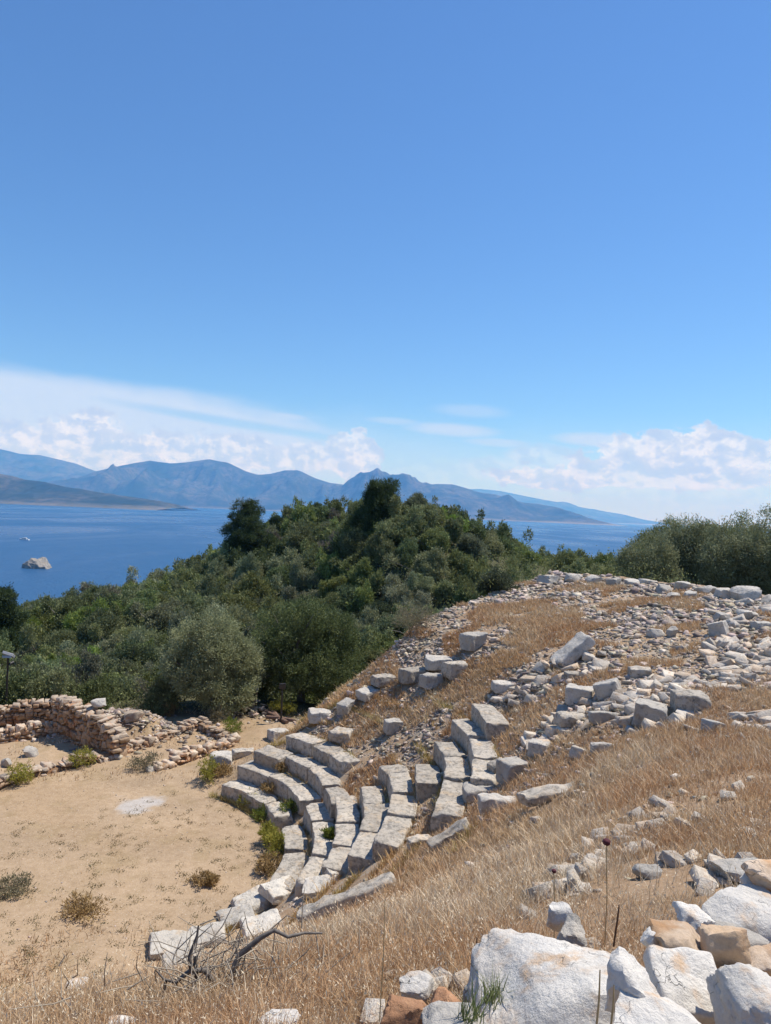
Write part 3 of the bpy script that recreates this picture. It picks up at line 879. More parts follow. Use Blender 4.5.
def addp(xy, smin, smax, pwr):
    x, y = xy
    px.append(x); py.append(y); u = rng.uniform(0, 1, len(x)); pw.append(smin + (smax - smin) * u ** pwr)


x, y = polar(62000, 10.6, 21.6, -24, 48)
dn = fb2(x, y, 0.55, 3, 55); rr_ = np.hypot(x - CX, y - CY); tt_ = np.degrees(np.arctan2(y - CY, x - CX))
keep = (rng.uniform(size=len(x)) < (.30 + .70 * ss(dn, 0.42, 0.58))) & (rng.uniform(size=len(x)) < ss(tt_, -26, -2) + 0.05)
addp((x[keep], y[keep]), 0.03, 0.34, 9.0); pw[-1] *= .7 + .5 * ss(dn[keep], .5, .68)
x, y = polar(6000, 15, 21.6, 5, 48); addp((x, y), 0.03, 0.36, 9.0)
x, y = polar(1500, 20.2, 22.2, -10, 47.5); addp((x, y), 0.10, 0.46, 2.2)       # tumbled ridge wall
x, y = polar(4600, 8.0, 12.5, -18, 50); addp((x, y), 0.04, 0.24, 3.5)
x, y = polar(2600, 9.5, 21, 42, 60); addp((x, y), 0.05, 0.30, 3.0)           # north flank
for pts, n, sp in (([(770, 705), (735, 735), (700, 765), (668, 795), (640, 828)], 420, .25), ([(640, 828), (610, 850), (575, 875), (552, 905)], 260, .14),
                   ([(640, 760), (600, 775), (560, 800), (520, 815), (470, 825)], 160, .3), ([(420, 850), (370, 880), (310, 905), (240, 925)], 120, .25), ([(770, 800), (700, 830), (660, 870)], 90, .3),
                   ([(740, 850), (760, 880), (740, 960)], 60, .2), ([(520, 780), (500, 800), (440, 840)], 160, .3), ([(392, 980), (450, 1000), (560, 940)], 80, .18)):
    addp(streak(pts, int(n * 1.1), sp * 1.2), 0.02, 0.19, 4.5)
x, y = polar(2600, 5.2, 12.8, -45, 48); addp((x, y), 0.03, 0.20, 5)
x, y = polar(16000, 9, 21.5, -20, 48); addp((x, y), 0.02, 0.11, 2.5)
x, y = polar(3600, 7.2, 12.0, 10, 54); addp((x, y), 0.03, 0.26, 6)
x, y = polar(1500, .3, 9.5, -180, 180); addp((x, y), 0.012, 0.075, 4)
mx0, my0 = -9.6, 27.6
a = rng.normal(size=(1100, 2)) * np.array([1.5, 0.85]); addp((a[:, 0] + mx0, a[:, 1] + my0), 0.07, 0.34, 2.2)
hp = hit(248, 715); a = rng.normal(size=(110, 2)) * np.array([.55, .45]); addp((a[:, 0] + hp[0], a[:, 1] + hp[1] + .4), 0.12, 0.36, 1.5)
hp2 = hit(300, 722); a = rng.normal(size=(160, 2)) * np.array([1.4, .9]); addp((a[:, 0] + hp2[0], a[:, 1] + hp2[1]), 0.05, 0.26, 3)
X, Y, SZ = np.concatenate(px), np.concatenate(py), np.concatenate(pw)
# the pile left of the seats is a heap, so its stones rise in the middle
m = free(X, Y, 0.02); X, Y, SZ = X[m], Y[m], SZ[m]
Z = zland(X, Y)
hh_ = np.exp(-(((X - hp[0]) / .7) ** 2 + ((Y - hp[1] - .4) / .6) ** 2)) * 0.6
Z = Z + hh_ * rng.uniform(0.1, 1, len(Z))
U_, V_, D_ = proj(np.stack([X, Y, Z], -1))
inview = (U_ > -60) & (U_ < 830) & (V_ < 1080) & (D_ > 1)
app = np.where(inview, SZ / D_, 0)
order = np.argsort(-app)
protos = [mesh('rubble_stone', *(lambda r: (r[0] * np.array([1, .8, .55]) * 0.5, r[1]))(shard(1200 + i, 8, .45)), M_RUB,
               np.array([[1, 1, 1], [1.0, .9, .8], [.85, .85, .86], [1.12, 1.1, 1.06]][i % 4]), None, None, (0, 0, 0), False) for i in range(16)]
for n_, i in enumerate(order[:290]):
    o = obj('rubble_stone', protos[n_ % 16], (X[i], Y[i], Z[i] + SZ[i] * (0.06 if Y[i] > 8 else 0.14)))
    s = SZ[i] * 1.15; o.scale = (s * rng.uniform(.9, 1.4), s * rng.uniform(.7, 1.2), s * rng.uniform(.5, 1.25))
    o.rotation_euler = (rng.normal() * .35, rng.normal() * .35, rng.uniform(0, 6.28))
    ridge = math.hypot(X[i] - CX, Y[i] - CY) > 20.2 and Y[i] > 12 and Y[i] < 36 and X[i] > -2
    skene = X[i] < -3.5
    r0_ = math.hypot(X[i] - CX, Y[i] - CY); t0_ = math.degrees(math.atan2(Y[i] - CY, X[i] - CX))
    zn = 'on the flank below the dark trees' if t0_ > 42 else 'between the curved seat rows' if r0_ < 10.6 and t0_ > -40 else 'on the rubble slope above the seats' if t0_ > -14 else 'in the dry grass of the near bank' if Y[i] < 6 else 'in the dry grass right of the seats'
    szw = 'large' if SZ[i] > .27 else 'small' if SZ[i] < .13 else 'middling'
    tint_ = ['pale grey', 'buff', 'dark grey', 'whitish'][n_ % 16 % 4]
    if ridge: lb_, gp_ = f'{szw} {tint_} stone tumbled along the broken ridge wall', 'stones of the tumbled ridge wall'
    elif skene: lb_, gp_ = f'{szw} {tint_} stone on the rubble heaps of the ruined stage building', 'rubble stones of the stage building'
    else: lb_, gp_ = f'{szw} {tint_} angular stone lying {zn}', 'loose rubble stones on the slope'
    tag(o, lb_, 'stone', gp_)
rest = order[290:]
small = [shard(1300 + i, 9 + i % 4) for i in range(24)]
VV, FF, CC = [], [], []; off = 0
for i in rest:
    P, F = small[i % 24]
    s = SZ[i] * 0.5
    P = P * np.array([s * rng.uniform(.9, 1.5), s * rng.uniform(.5, 1), s * rng.choice([.22, .35, .5, .75])])
    P = rotz(rotx(P, rng.normal() * .4), rng.uniform(0, 6.28)) + np.array([X[i], Y[i], Z[i] + s * rng.uniform(-.05, .2)])
    VV.append(P); FF.append(F + off); off += len(P)
    t_ = rng.choice([.5, .75, .95, 1.1, 1.3]) * rng.uniform(.9, 1.1); CC.append(np.tile(np.array([1, rng.uniform(.88, 1), rng.uniform(.8, 1)]) * t_, (len(P), 1)))
tag(mesh('rubble', np.concatenate(VV), np.concatenate(FF), M_RUB, np.concatenate(CC), None), kind='stuff', label='small limestone rubble strewn over the theatre slope')


# ------------------------------------------------------------------ stage building walls
WST = [shard(1500 + i, 8, .55) for i in range(40)]


def drywall(name, pts, heights, thick, label, seed, course=0.115, base=None):
    g = np.random.default_rng(seed)
    P = np.array(pts, float); L = np.concatenate([[0], np.cumsum(np.linalg.norm(np.diff(P, axis=0), axis=1))])
    zb = zland(P[:, 0], P[:, 1]).min() - 0.1 if base is None else base
    VV, FF, CC = [], [], []; off = 0
    z = 0.0; row = 0
    hmax = max(heights)
    while z < hmax + 0.1:
        ch = course * g.uniform(0.75, 1.3)
        for side in (-1, 1):
            s = -g.uniform(0, .2); ch0 = ch
            while s < L[-1]:
                ch = ch0 * g.choice([.5, .75, 1.0, 1.35, 2.0]); ln = g.uniform(.08, .20) if ch < ch0 * .9 else g.uniform(.12, .36); sm_ = min(max(s + ln / 2, 0), L[-1])
                ht = np.interp(sm_, L, heights) + (fbm(np.array([[sm_ * 1.1 + seed, 0, 0]]), 2, seed)[0] - .5) * .5 + 0.1
                if z + ch * .5 < ht and s + ln * .5 > 0:
                    x_ = np.interp(sm_, L, P[:, 0]); y_ = np.interp(sm_, L, P[:, 1])
                    i = min(np.searchsorted(L, sm_, 'right') - 1, len(P) - 2); d = (P[i + 1] - P[i]) / np.linalg.norm(P[i + 1] - P[i]); nrm = np.array([-d[1], d[0]])
                    top = z + ch * 1.5 > ht
                    wd = thick * g.uniform(.24, .34)
                    Q, F = WST[int(g.integers(40))]
                    Q = Q * np.array([ln * .52, wd * (1.15 if top else 1), ch * (.56 if top else .53)])
                    Q = roty(rotx(Q, g.normal() * .10), g.normal() * .16)
                    Q = rotz(Q, math.atan2(d[1], d[0]) + g.normal() * .12)
                    c0 = np.array([x_, y_]) + nrm * side * (thick * .5 - wd * .85) * (g.uniform(.2, 1) if top else 1)
                    VV.append(Q + np.array([c0[0], c0[1], zb + z + ch0 / 2 + g.normal() * .022])); FF.append(F + off); off += len(Q)
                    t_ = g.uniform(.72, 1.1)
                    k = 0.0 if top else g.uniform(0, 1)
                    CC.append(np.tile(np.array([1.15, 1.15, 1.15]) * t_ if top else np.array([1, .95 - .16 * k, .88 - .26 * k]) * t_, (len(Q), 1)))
                s += ln
        z += ch0; row += 1
    ns_ = 24; sv = np.linspace(.08, max(.1, L[-1] - .08), ns_); cx_, cy_, ch_ = np.interp(sv, L, P[:, 0]), np.interp(sv, L, P[:, 1]), np.interp(sv, L, heights) * .86      # earth and small stone core
    tx_, ty_ = np.gradient(cx_), np.gradient(cy_); tl = np.hypot(tx_, ty_); nx_, ny_ = -ty_ / tl * thick * .30, tx_ / tl * thick * .30
    cv = np.stack([np.stack([cx_ - nx_, cy_ - ny_, np.full(ns_, zb)], -1), np.stack([cx_ - nx_, cy_ - ny_, zb + ch_], -1), np.stack([cx_ + nx_, cy_ + ny_, zb + ch_], -1), np.stack([cx_ + nx_, cy_ + ny_, np.full(ns_, zb)], -1)], 1).reshape(-1, 3)
    cf = []
    for i in range(ns_ - 1):
        for k in range(3): cf += [[4 * i + k, 4 * i + k + 1, 4 * i + 5 + k], [4 * i + k, 4 * i + 5 + k, 4 * i + 4 + k]]
    VV.append(cv); FF.append(np.array(cf) + off); off += len(cv); CC.append(np.tile([.62, .50, .38], (len(cv), 1)))
    V = np.concatenate(VV); b0 = np.array([P[:, 0].mean(), P[:, 1].mean(), zb])
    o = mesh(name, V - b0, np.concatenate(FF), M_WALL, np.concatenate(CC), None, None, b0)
    return tag(o, label, 'wall', 'dry stone walls of the ruined stage building')


def pz(u, v): return plane(u, v, 0.0)[:2]


W1 = [pz(50, 735), pz(96, 754)]
dW = (W1[1] - W1[0]) / np.linalg.norm(W1[1] - W1[0]); nW = np.array([-dW[1], dW[0]])
drywall('stone_wall', [W1[0] + nW * .3, W1[1] + nW * .3, W1[1] + dW * .9 + nW * .3], [1.35, 1.15, 0.8], 0.62, 'tallest ruined wall with its reddish face in shade, closing the chamber', 11)
drywall('stone_wall', [pz(-30, 747) + [0, .3], pz(52, 737) + [0, .3]], [0.5, 0.62], 0.5, 'low sunlit wall running into the tall shaded wall from the left', 12)
q = pz(52, 737); drywall('stone_wall', [pz(-60, 742) + [0, 1.9], q + [0.2, 1.9]], [0.85, 0.95], 0.55, 'back wall of the ruined stage with reddish courses, against the shrubs', 13)
drywall('stone_wall', [pz(-30, 800), pz(10, 784), pz(34, 775), pz(96, 762)], [0.35, 0.32, 0.28, 0.3], 0.55, 'low front wall of the stage chamber facing the orchestra', 14)
drywall('stone_wall', [pz(96, 762), pz(140, 747), pz(200, 728)], [0.33, 0.36, 0.3], 0.55, 'low wall climbing right from the chamber, behind the narrow earth strip', 15)
drywall('stone_wall', [pz(152, 770), pz(192, 757), pz(229, 746)], [0.30, 0.32, 0.34], 0.5, 'short straight low wall in front of the narrow earth strip', 16)
drywall('stone_wall', [pz(201, 729), pz(236, 743)], [0.3, 0.28], 0.5, 'short cross wall ending the narrow earth strip', 17)
for i, (box, lab) in enumerate([((91, 697, 107, 707), 'round white boulder on top of the tall ruined wall'), ((122, 709, 143, 722), 'dark sided block on the stage rubble'),
                                ((0, 755, 13, 772), 'grey boulder at the left edge on the front wall'), ((22, 744, 38, 760), 'round white boulder inside the chamber'),
                                ((113, 754, 122, 760), 'small stone loose at the foot of the front wall'), ((144, 766, 155, 773), 'small stone at the end of the short straight wall')]):
    lay('boulder', box, lab, 'boulder', 820 + i, M_WALL if i == 1 else M_GREY, 'rock', group='boulders lying about the stage walls', sub=3, dist=(26.2 if i == 0 else None))
for o in COL.objects:
    if o.type == 'MESH' and o.data.materials and o.data.materials[0] in (M_WALL, M_RUB) and 'Col' not in o.data.color_attributes:
        a_ = o.data.color_attributes.new('Col', 'FLOAT_COLOR', 'POINT'); a_.data.foreach_set('color', np.ones(len(o.data.vertices) * 4, np.float32))


# ------------------------------------------------------------------ foliage
def tube(pts, rad, seg=7):
    P = np.array(pts, float); n = len(P); V = []
    for i in range(n):
        d = P[min(i + 1, n - 1)] - P[max(i - 1, 0)]; d /= np.linalg.norm(d) + 1e-9
        a = np.cross(d, [0.31, 0.95, 0.05]); a /= np.linalg.norm(a) + 1e-9; b = np.cross(d, a)
        for k in range(seg):
            t = 2 * math.pi * k / seg; V.append(P[i] + rad[i] * (math.cos(t) * a + math.sin(t) * b))
    F = [[i * seg + k, i * seg + (k + 1) % seg, (i + 1) * seg + (k + 1) % seg, (i + 1) * seg + k] for i in range(n - 1) for k in range(seg)]
    return np.array(V), np.array(F)


def join(parts):
    V, F, off = [], [], 0
    for v, f in parts: V.append(v); F.append(f + off); off += len(v)
    return np.concatenate(V), np.concatenate(F)


def leaves(C, nrm, per, spread, L, W, col, g, up=0.3, jit=0.25, thin=1.0):
    """leaf blades around clump centres C with outward directions nrm"""
    n = len(C) * per
    ci = np.repeat(np.arange(len(C)), per)
    P = C[ci] + g.normal(size=(n, 3)) * spread
    d = nrm[ci] * 0.8 + g.normal(size=(n, 3)) * 0.75 + np.array([0, 0, up]); d /= np.linalg.norm(d, axis=1)[:, None]
    s = np.cross(d, g.normal(size=(n, 3))); s /= np.linalg.norm(s, axis=1)[:, None] + 1e-9
    if np.ndim(L): L, W = np.repeat(L, per), np.repeat(W, per)
    l = (L * g.uniform(.6, 1.3, n))[:, None]; w = (W * g.uniform(.6, 1.3, n))[:, None]
    V = np.stack([P, P + d * l * .5 + s * w * .5, P + d * l, P + d * l * .5 - s * w * .5], 1).reshape(-1, 3)
    F = np.arange(n * 4).reshape(n, 4)
    cb = np.repeat(g.uniform(1 - jit, 1 + jit, len(C)), per) * g.uniform(.85, 1.15, n)
    mixk = np.repeat(g.uniform(0, 1, len(C)) ** 2, per)[:, None]
    cc = (col[0] * (1 - mixk) + col[1] * mixk) * cb[:, None]
    return V, F, np.repeat(cc, 4, 0)


def crown(seed, lobes, ncl, per, spread, L, W, col, up=0.3, jit=0.25, inner=0.5, gap=0.38):
    g = np.random.default_rng(seed)
    lobes = np.array(lobes, float)
    vol = (lobes[:, 3] * lobes[:, 4] * lobes[:, 5]) ** (2 / 3)
    pick = g.choice(len(lobes), ncl * 3, p=vol / vol.sum())
    d = g.normal(size=(ncl * 3, 3)); d /= np.linalg.norm(d, axis=1)[:, None]
    rad = inner + (1 - inner) * g.uniform(0, 1, ncl * 3) ** 0.5
    rad = rad * (0.86 + 0.34 * fbm(d * 2.3 + seed, 2, seed))
    C = lobes[pick, :3] + d * rad[:, None] * lobes[pick, 3:6]
    k = fbm(C * (1.6 / lobes[:, 3].mean()) + seed, 2, seed + 5) > gap
    C, d = C[k][:ncl], d[k][:ncl]      # gaps stay open
    k = C[:, 2] > 0.05; C, d = C[k], d[k]
    return leaves(C, d, per, spread, L, W, col, g, up, jit)


OLIVE = (1.22 * np.array([0.155, 0.172, 0.092]), 1.22 * np.array([0.255, 0.262, 0.155]))
OLIVEG = (np.array([0.19, 0.215, 0.095]), np.array([0.31, 0.33, 0.165]))
OLIVEL = (np.array([0.25, 0.27, 0.14]), np.array([0.36, 0.375, 0.22]))
DEEP = (np.array([0.095, 0.125, 0.048]), np.array([0.19, 0.215, 0.09]))
DARK = (1.35 * np.array([0.070, 0.090, 0.038]), 1.22 * np.array([0.12, 0.148, 0.062]))
MID = (np.array([0.150, 0.172, 0.068]), np.array([0.255, 0.27, 0.115]))
BRIGHT = (1.22 * np.array([0.13, 0.165, 0.05]), 1.22 * np.array([0.21, 0.235, 0.08]))
PINE = (np.array([0.055, 0.082, 0.036]), np.array([0.092, 0.120, 0.052]))
GREYB = (np.array([0.13, 0.12, 0.09]), np.array([0.17, 0.155, 0.12]))


def limbs(g, h, lobes, r0, base=(0, 0, 0)):
    b = np.array(base, float); fork = b + np.array([g.normal() * .1, g.normal() * .1, h])
    parts = [tube([b - [0, 0, .3], b + [0, 0, .02], (b + fork) / 2 + g.normal(size=3) * .05, fork], [r0 * 1.5, r0 * 1.25, r0, r0 * .8], 9)]
    for lb in lobes:
        e = np.array(lb[:3]); m = (fork + e) / 2 + g.normal(size=3) * .12 * np.linalg.norm(e - fork)
        parts.append(tube([fork - [0, 0, .1], m, e, e + (e - m) * .5], [r0 * .6, r0 * .38, r0 * .2, r0 * .06], 6))
    return join(parts)


def lobes_for(g, w, h, z0, n, flat=1.0):
    L = [(0, 0, z0 + (h - z0) * .48, w * .28, w * .28, (h - z0) * .40)]
    for i in range(n * 2):
        a = 2.4 * i + g.uniform(-.4, .4); q = g.uniform(.12, .36) * w
        zz = z0 + (h - z0) * (.12 + .70 * math.sqrt(max(0, 1 - (q / (.40 * w)) ** 2)) * g.uniform(.35, 1.0))
        s = g.uniform(.11, .20) * w
        L.append((math.cos(a) * q, math.sin(a) * q, zz, s, s, min(s * g.uniform(.8, 1.1), (h - zz) * 1.0) * flat))
    return L


def tree(name, loc, w, h, z0, seed, col, label, cat, group=None, skirt=0, ncl=700, per=22, L=.12, W=.035, spread=.13, r0=.12, n=8, mat=None, ncut=None):
    g = np.random.default_rng(seed)
    lb = lobes_for(g, w, h, z0, n)
    for i in range(skirt):
        a = 2 * math.pi * i / skirt + g.uniform(-.3, .3); s_ = w * g.uniform(.14, .2); lb.append((math.cos(a) * w * g.uniform(.24, .36), math.sin(a) * w * g.uniform(.24, .36), h * g.uniform(.14, .34), s_, s_, s_))
    t = empty(name, loc, label, cat, group)
    V, F = limbs(g, z0 + .35 * (h - z0), lb[1:], r0)
    mesh('trunk', V, F, M_BARK, None, 180, t)
    V, F, c = crown(seed, lb, ncl, per, spread, L, W, col)
    mesh('crown', V, F, mat or M_LEAF1, c, None, t)
    return t


def ground(x, y): return float(zland(np.array([x]), np.array([y]))[0])


def at(u, d, dz=0.0):
    """ground point in the direction of pixel column u at distance d"""
    x_ = (u - CU) / FPX * d
    return np.array([x_, d, ground(x_, d) + dz])


# two big olives between stage and slope
P = at(220, 31.0); tree('olive_tree', P, 4.2, 5.0, .15, 61, OLIVEL, 'grey green olive tree with a dark trunk, left of a darker tree', 'olive tree', None, 11, 3600, 34, .10, .036, .11, .16, 12)
P = at(309, 34.0); tree('evergreen_tree', P, 5.7, 5.5, 0.1, 62, DEEP, 'broad darker green tree right of the olive, at the foot of the theatre flank', 'tree', None, 13, 4600, 34, .10, .04, .11, .16, 14)
# pines on the hill
def pine(loc, w, h, seed, label):
    g = np.random.default_rng(seed)
    t = empty('pine_tree', loc, label, 'pine tree', 'dark pines rising over the scrub')
    lb = []
    for i in range(30):
        f = (i + .5) / 30; zz = h * (.22 + .74 * f); wr = w * .5 * (1 - .72 * max(0, f - .15)) * g.uniform(.35, 1.35)
        a = i * 2.4 + g.uniform(-.4, .4); s = w * (.22 - .10 * f) * g.uniform(.7, 1.2)
        lb.append((math.cos(a) * wr * .62, math.sin(a) * wr * .62, zz, s, s, s * .5))
    parts = [tube([(0, 0, -.4), (0, 0, h * .3), (.1, 0, h * .65), (0, 0, h * .97)], [.22, .17, .1, .03], 8)]
    for q in lb: parts.append(tube([(0, 0, q[2] - .3), (q[0] * .5, q[1] * .5, q[2] - .15), q[:3]], [.06, .04, .02], 5))
    V, F = join(parts); mesh('trunk', V, F, M_BARK, None, 180, t)
    V, F, c = crown(seed, lb, 2200, 20, .15, .30, .06, PINE, .6, .25, .3, .36)
    mesh('crown', V, F, M_LEAF1, c, None, t)


def by_top(u, d, vtop, dw):
    P = at(u, d); top = CAMZ + (ray(u, vtop)[2]) * d
    return P, max(2.0, top - P[2]), dw / FPX * d


# olives behind the ridge wall on the right
for i, (u, d, w_, h_, c_, lab) in enumerate([
    (655, 36, 4.4, 514, OLIVE, 'leftmost grey green olive behind the ridge wall'), (692, 38, 4.8, 497, OLIVE, 'olive behind the ridge wall, second from the left'),
    (730, 35, 4.8, 499, OLIVE, 'tall olive with visible thin trunks behind the big ridge boulder'), (768, 34, 4.6, 488, OLIVE, 'olive cut by the right edge behind the ridge wall'),
    (812, 33, 4.8, 493, OLIVE, 'rightmost olive behind the ridge wall at the right edge'), (672, 43, 5.0, 508, MID, 'darker olive seen between the two leftmost ridge olives'), (745, 42, 5.2, 503, MID, 'darker olive seen behind the tall ridge olive'), (618, 39, 4.0, 549, MID, 'low dark bush left of the ridge olives')]):
    P, h_, _ = by_top(u, d, h_, 10); tree('olive_tree' if i < 7 else 'bush', P, w_, h_, max(.4, h_ * .12), 70 + i, c_, lab, 'olive tree' if i < 7 else 'bush', 'olive trees behind the ridge wall' if i < 7 else None, 6, 3000, 30, .12, .042, .13, .10, 12)


P, h_, w_ = by_top(247, 88, 498, 54); pine(P, w_, h_, 81, 'dark broad pine standing on the left shoulder of the hill against the sea')
P, h_, w_ = by_top(380, 72, 481, 64); pine(P, w_, h_, 82, 'dark pine near the hill top rising above the skyline')
P, h_, w_ = by_top(4, 60, 586, 60); pine(P, w_, h_, 83, 'dark pine cut by the left edge below the islet')
P, h_, w_ = by_top(276, 104, 518, 16); pine(P, w_, h_, 84, 'small grey conifer right of the broad pine on the hill shoulder')
P, h_, w_ = by_top(317, 108, 505, 14); pine(P, w_, h_, 85, 'thin small conifer on the hill skyline left of the top')

# maquis: individual shrubs
shr = []
for i, (c_, nm) in enumerate([(MID, 0), (DARK, 1), (OLIVEG, 2), (BRIGHT, 3), (MID, 0), (OLIVE, 2), (DARK, 1), (GREYB, 4), (MID, 0), (OLIVEG, 2), (BRIGHT, 3), (MID, 0)]):
    g = np.random.default_rng(200 + i)
    lb = lobes_for(g, 2.0 * g.uniform(.8, 1.15), 1.35 * g.uniform(.8, 1.35), .05, int(g.integers(3, 8)), .9)
    for _ in range(4): lb.append((g.normal() * .6, g.normal() * .6, g.uniform(.5, 1.35), g.uniform(.16, .34), g.uniform(.16, .34), g.uniform(.22, .55)))
    near = crown(210 + i, lb, 760 if i != 7 else 400, 22, .075, .11, .042, c_, .45, .32, .5, .40)
    stem = limbs(g, .3, lb[1:], .06)
    shr.append((mesh('crown', near[0], near[1], M_LEAF, near[2], None, None, (0, 0, 0), False), mesh('trunk', *stem, M_BARK, None, None, None, (0, 0, 0), False), nm))
SL = ['rounded mid green evergreen shrub in the maquis covering the hill', 'very dark green shrub in the maquis covering the hill', 'grey green wild olive shrub in the maquis covering the hill',
      'fresh yellow green shrub in the maquis covering the hill', 'bare grey brown half dead shrub in the maquis covering the hill']
SN = ['evergreen_shrub', 'dark_shrub', 'wild_olive', 'bright_shrub', 'bare_shrub']
cand = []
tries = 0
g = np.random.default_rng(5)
O1, O2 = at(232, 31.5), at(305, 33.5)


def scrub_ok(x_, d, u, pad=0.0):
    r_ = math.hypot(x_ - CX, d - CY); t_ = math.degrees(math.atan2(d - CY, x_ - CX))
    if t_ < 47 and r_ < 24.0 + pad: return False
    if 47 <= t_ < 75 and r_ < 16.5 + pad: return False
    if t_ >= 75 and (r_ < 11.6 + pad or d < 29.6 + pad): return False
    if math.hypot(x_ - O1[0], d - O1[1]) < 2.2 or math.hypot(x_ - O2[0], d - O2[1]) < 3.0: return False
    if 345 < u < 420 and d < 40: return False
    if 190 < u < 330 and d < 34.5: return False
    return True


while len(cand) < 700 and tries < 90000:
    tries += 1
    d = math.exp(g.uniform(math.log(29.8), math.log(122)))
    u = g.uniform(-70, 720)
    x_ = (u - CU) / FPX * d
    sz = (1.0 + g.uniform(0, .75)) * (.62 + .55 * min(1, (d - 28) / 40))
    if not scrub_ok(x_, d, u, sz * .6): continue
    if u > 610 and d < 41: continue
    if u > 460 and d > 112: continue
    if any((x_ - a_) ** 2 + (d - b_) ** 2 < (.58 * (sz + s_)) ** 2 for a_, b_, s_, _ in cand): continue
    cand.append((x_, d, sz, g.choice(12, p=[.12, .08, .11, .08, .10, .07, .06, .03, .11, .08, .07, .09])))
cand.sort(key=lambda q: -q[2] / q[1])
for x_, d, sz, k in cand[:296]:
    me, st, nm = shr[k]
    loc = (x_, d, ground(x_, d) - .1)
    zn = 'just behind the stage ruins' if d < 45 and x_ < -5 else 'below the theatre flank' if d < 45 else 'on the left slope toward the sea' if x_ < -14 else 'on the saddle right of the hill' if x_ > 7 else 'on the crown of the hill' if d > 85 else 'on the middle of the hillside'
    t = empty(SN[nm], loc, SL[nm].replace('in the maquis covering the hill', zn), 'shrub', 'shrubs of the hillside maquis')
    t.rotation_euler = (0, 0, g.uniform(0, 6.28)); t.scale = (sz * g.uniform(.8, 1.25), sz * g.uniform(.8, 1.25), sz * g.uniform(.75, 1.3))
    obj('crown', me, parent=t)
    if d < 70: obj('trunk', st, parent=t)
print('shrubs', len(cand))
VV, FF, CC, off = [], [], [], 0
lite = []
for me, st, nm in shr:
    n_ = len(me.vertices); V = np.zeros(n_ * 3, np.float32); me.vertices.foreach_get('co', V); V = V.reshape(-1, 4, 3)
    c = np.zeros(n_ * 4, np.float32); me.color_attributes['Col'].data.foreach_get('color', c); c = c.reshape(-1, 4, 4)[:, :, :3]
    k = g.permutation(len(V))[:3600]; m_ = V[k].mean(1, keepdims=True); lite.append(((V[k] - m_) * 1.7 + m_, c[k]))
for x_, d, sz, k in cand[296:]:
    V, c = lite[k]; a = g.uniform(0, 6.28)
    P = rotz(V.reshape(-1, 3), a) * np.array([sz, sz, sz * g.uniform(.95, 1.45)]) + np.array([x_, d, ground(x_, d) - .1])
    VV.append(P); CC.append(c.reshape(-1, 3) * g.uniform(.75, 1.25))
if VV:
    V = np.concatenate(VV); tag(mesh('far_scrub', V, np.arange(len(V)).reshape(-1, 4), M_LEAF1, np.concatenate(CC)), kind='stuff', label='far evergreen scrub covering the back of the hill')

# low growth between the shrubs, one mass nobody could count
g = np.random.default_rng(6)
d = np.exp(g.uniform(math.log(29.8), math.log(135), 30000)); u = g.uniform(-140, 900, 30000)
x_ = (u - CU) / FPX * d
r_ = np.hypot(x_ - CX, d - CY); t_ = np.degrees(np.arctan2(d - CY, x_ - CX))
k = np.where(t_ < 47, r_ > 23, np.where(t_ < 75, r_ > 17.0, (r_ > 12) & (d > 29.8))) & ~((u > 345) & (u < 420) & (d < 40)) & ~((u > 190) & (u < 330) & (d < 35))
x_, d = x_[k], d[k]
C = np.stack([x_, d, zland(x_, d) + g.uniform(.05, 1.0, len(x_))], -1)
nr = np.tile([0, 0, 1.0], (len(C), 1))
V, F, c = leaves(C, nr, 14, .26, .05 + .0024 * C[:, 1], (.05 + .0024 * C[:, 1]) * .4, MID, g, .2, .4)
tag(mesh('undergrowth', V, F, M_LEAF1, c), kind='stuff', label='low scrub filling the gaps between the hillside shrubs')


# ------------------------------------------------------------------ dry grass
def blades(x, y, z, h, w, c, g, lean=.35, heads=0.0, headcol=(0.70, 0.60, 0.44)):
    n = len(x)
    B = np.stack([x, y, z], -1)
    a = g.uniform(0, 6.28, n); ln = np.abs(g.normal(size=n)) * lean
    d = np.stack([np.cos(a) * ln, np.sin(a) * ln, np.ones(n)], -1)
    s = np.stack([-np.sin(a + g.normal(size=n)), np.cos(a + g.normal(size=n)), np.zeros(n)], -1) * (w / 2)[:, None]
    hh = h[:, None]
    m_ = B + d * hh * .55
    tip = B + d * hh * np.array([1.35, 1.35, 1.0]) * .98
    V = np.stack([B - s, B + s, m_ + s * .8, m_ - s * .8, tip], 1).reshape(-1, 3)
    i = np.arange(n) * 5
    F4 = np.stack([i, i + 1, i + 2, i + 3], -1); F3 = np.stack([i + 3, i + 2, i + 4], -1)
    col = np.repeat(c, 5, 0)
    if heads:
        k = np.where(g.uniform(size=n) < heads)[0]; m = len(k)
        t0 = tip[k]; dr = d[k] * np.array([1.8, 1.8, .6]); dr /= np.linalg.norm(dr, axis=1)[:, None]
        l = np.clip(h[k] * .16, .010, .026)[:, None]; sw = s[k] / (np.linalg.norm(s[k], axis=1)[:, None] + 1e-9) * l * .17
        H = np.stack([t0 - dr * l * .4, t0 + sw, t0 + dr * l * .7, t0 - sw], 1).reshape(-1, 3)
        j = len(V) + np.arange(m) * 4
        FH = np.stack([j, j + 1, j + 2, j + 3], -1)
        V = np.concatenate([V, H]); F4 = np.concatenate([F4, FH])
        col = np.concatenate([col, np.repeat(np.array(headcol) * g.uniform(.75, 1.15, (m, 1)), 4, 0)])
    return V, [F4, F3], col


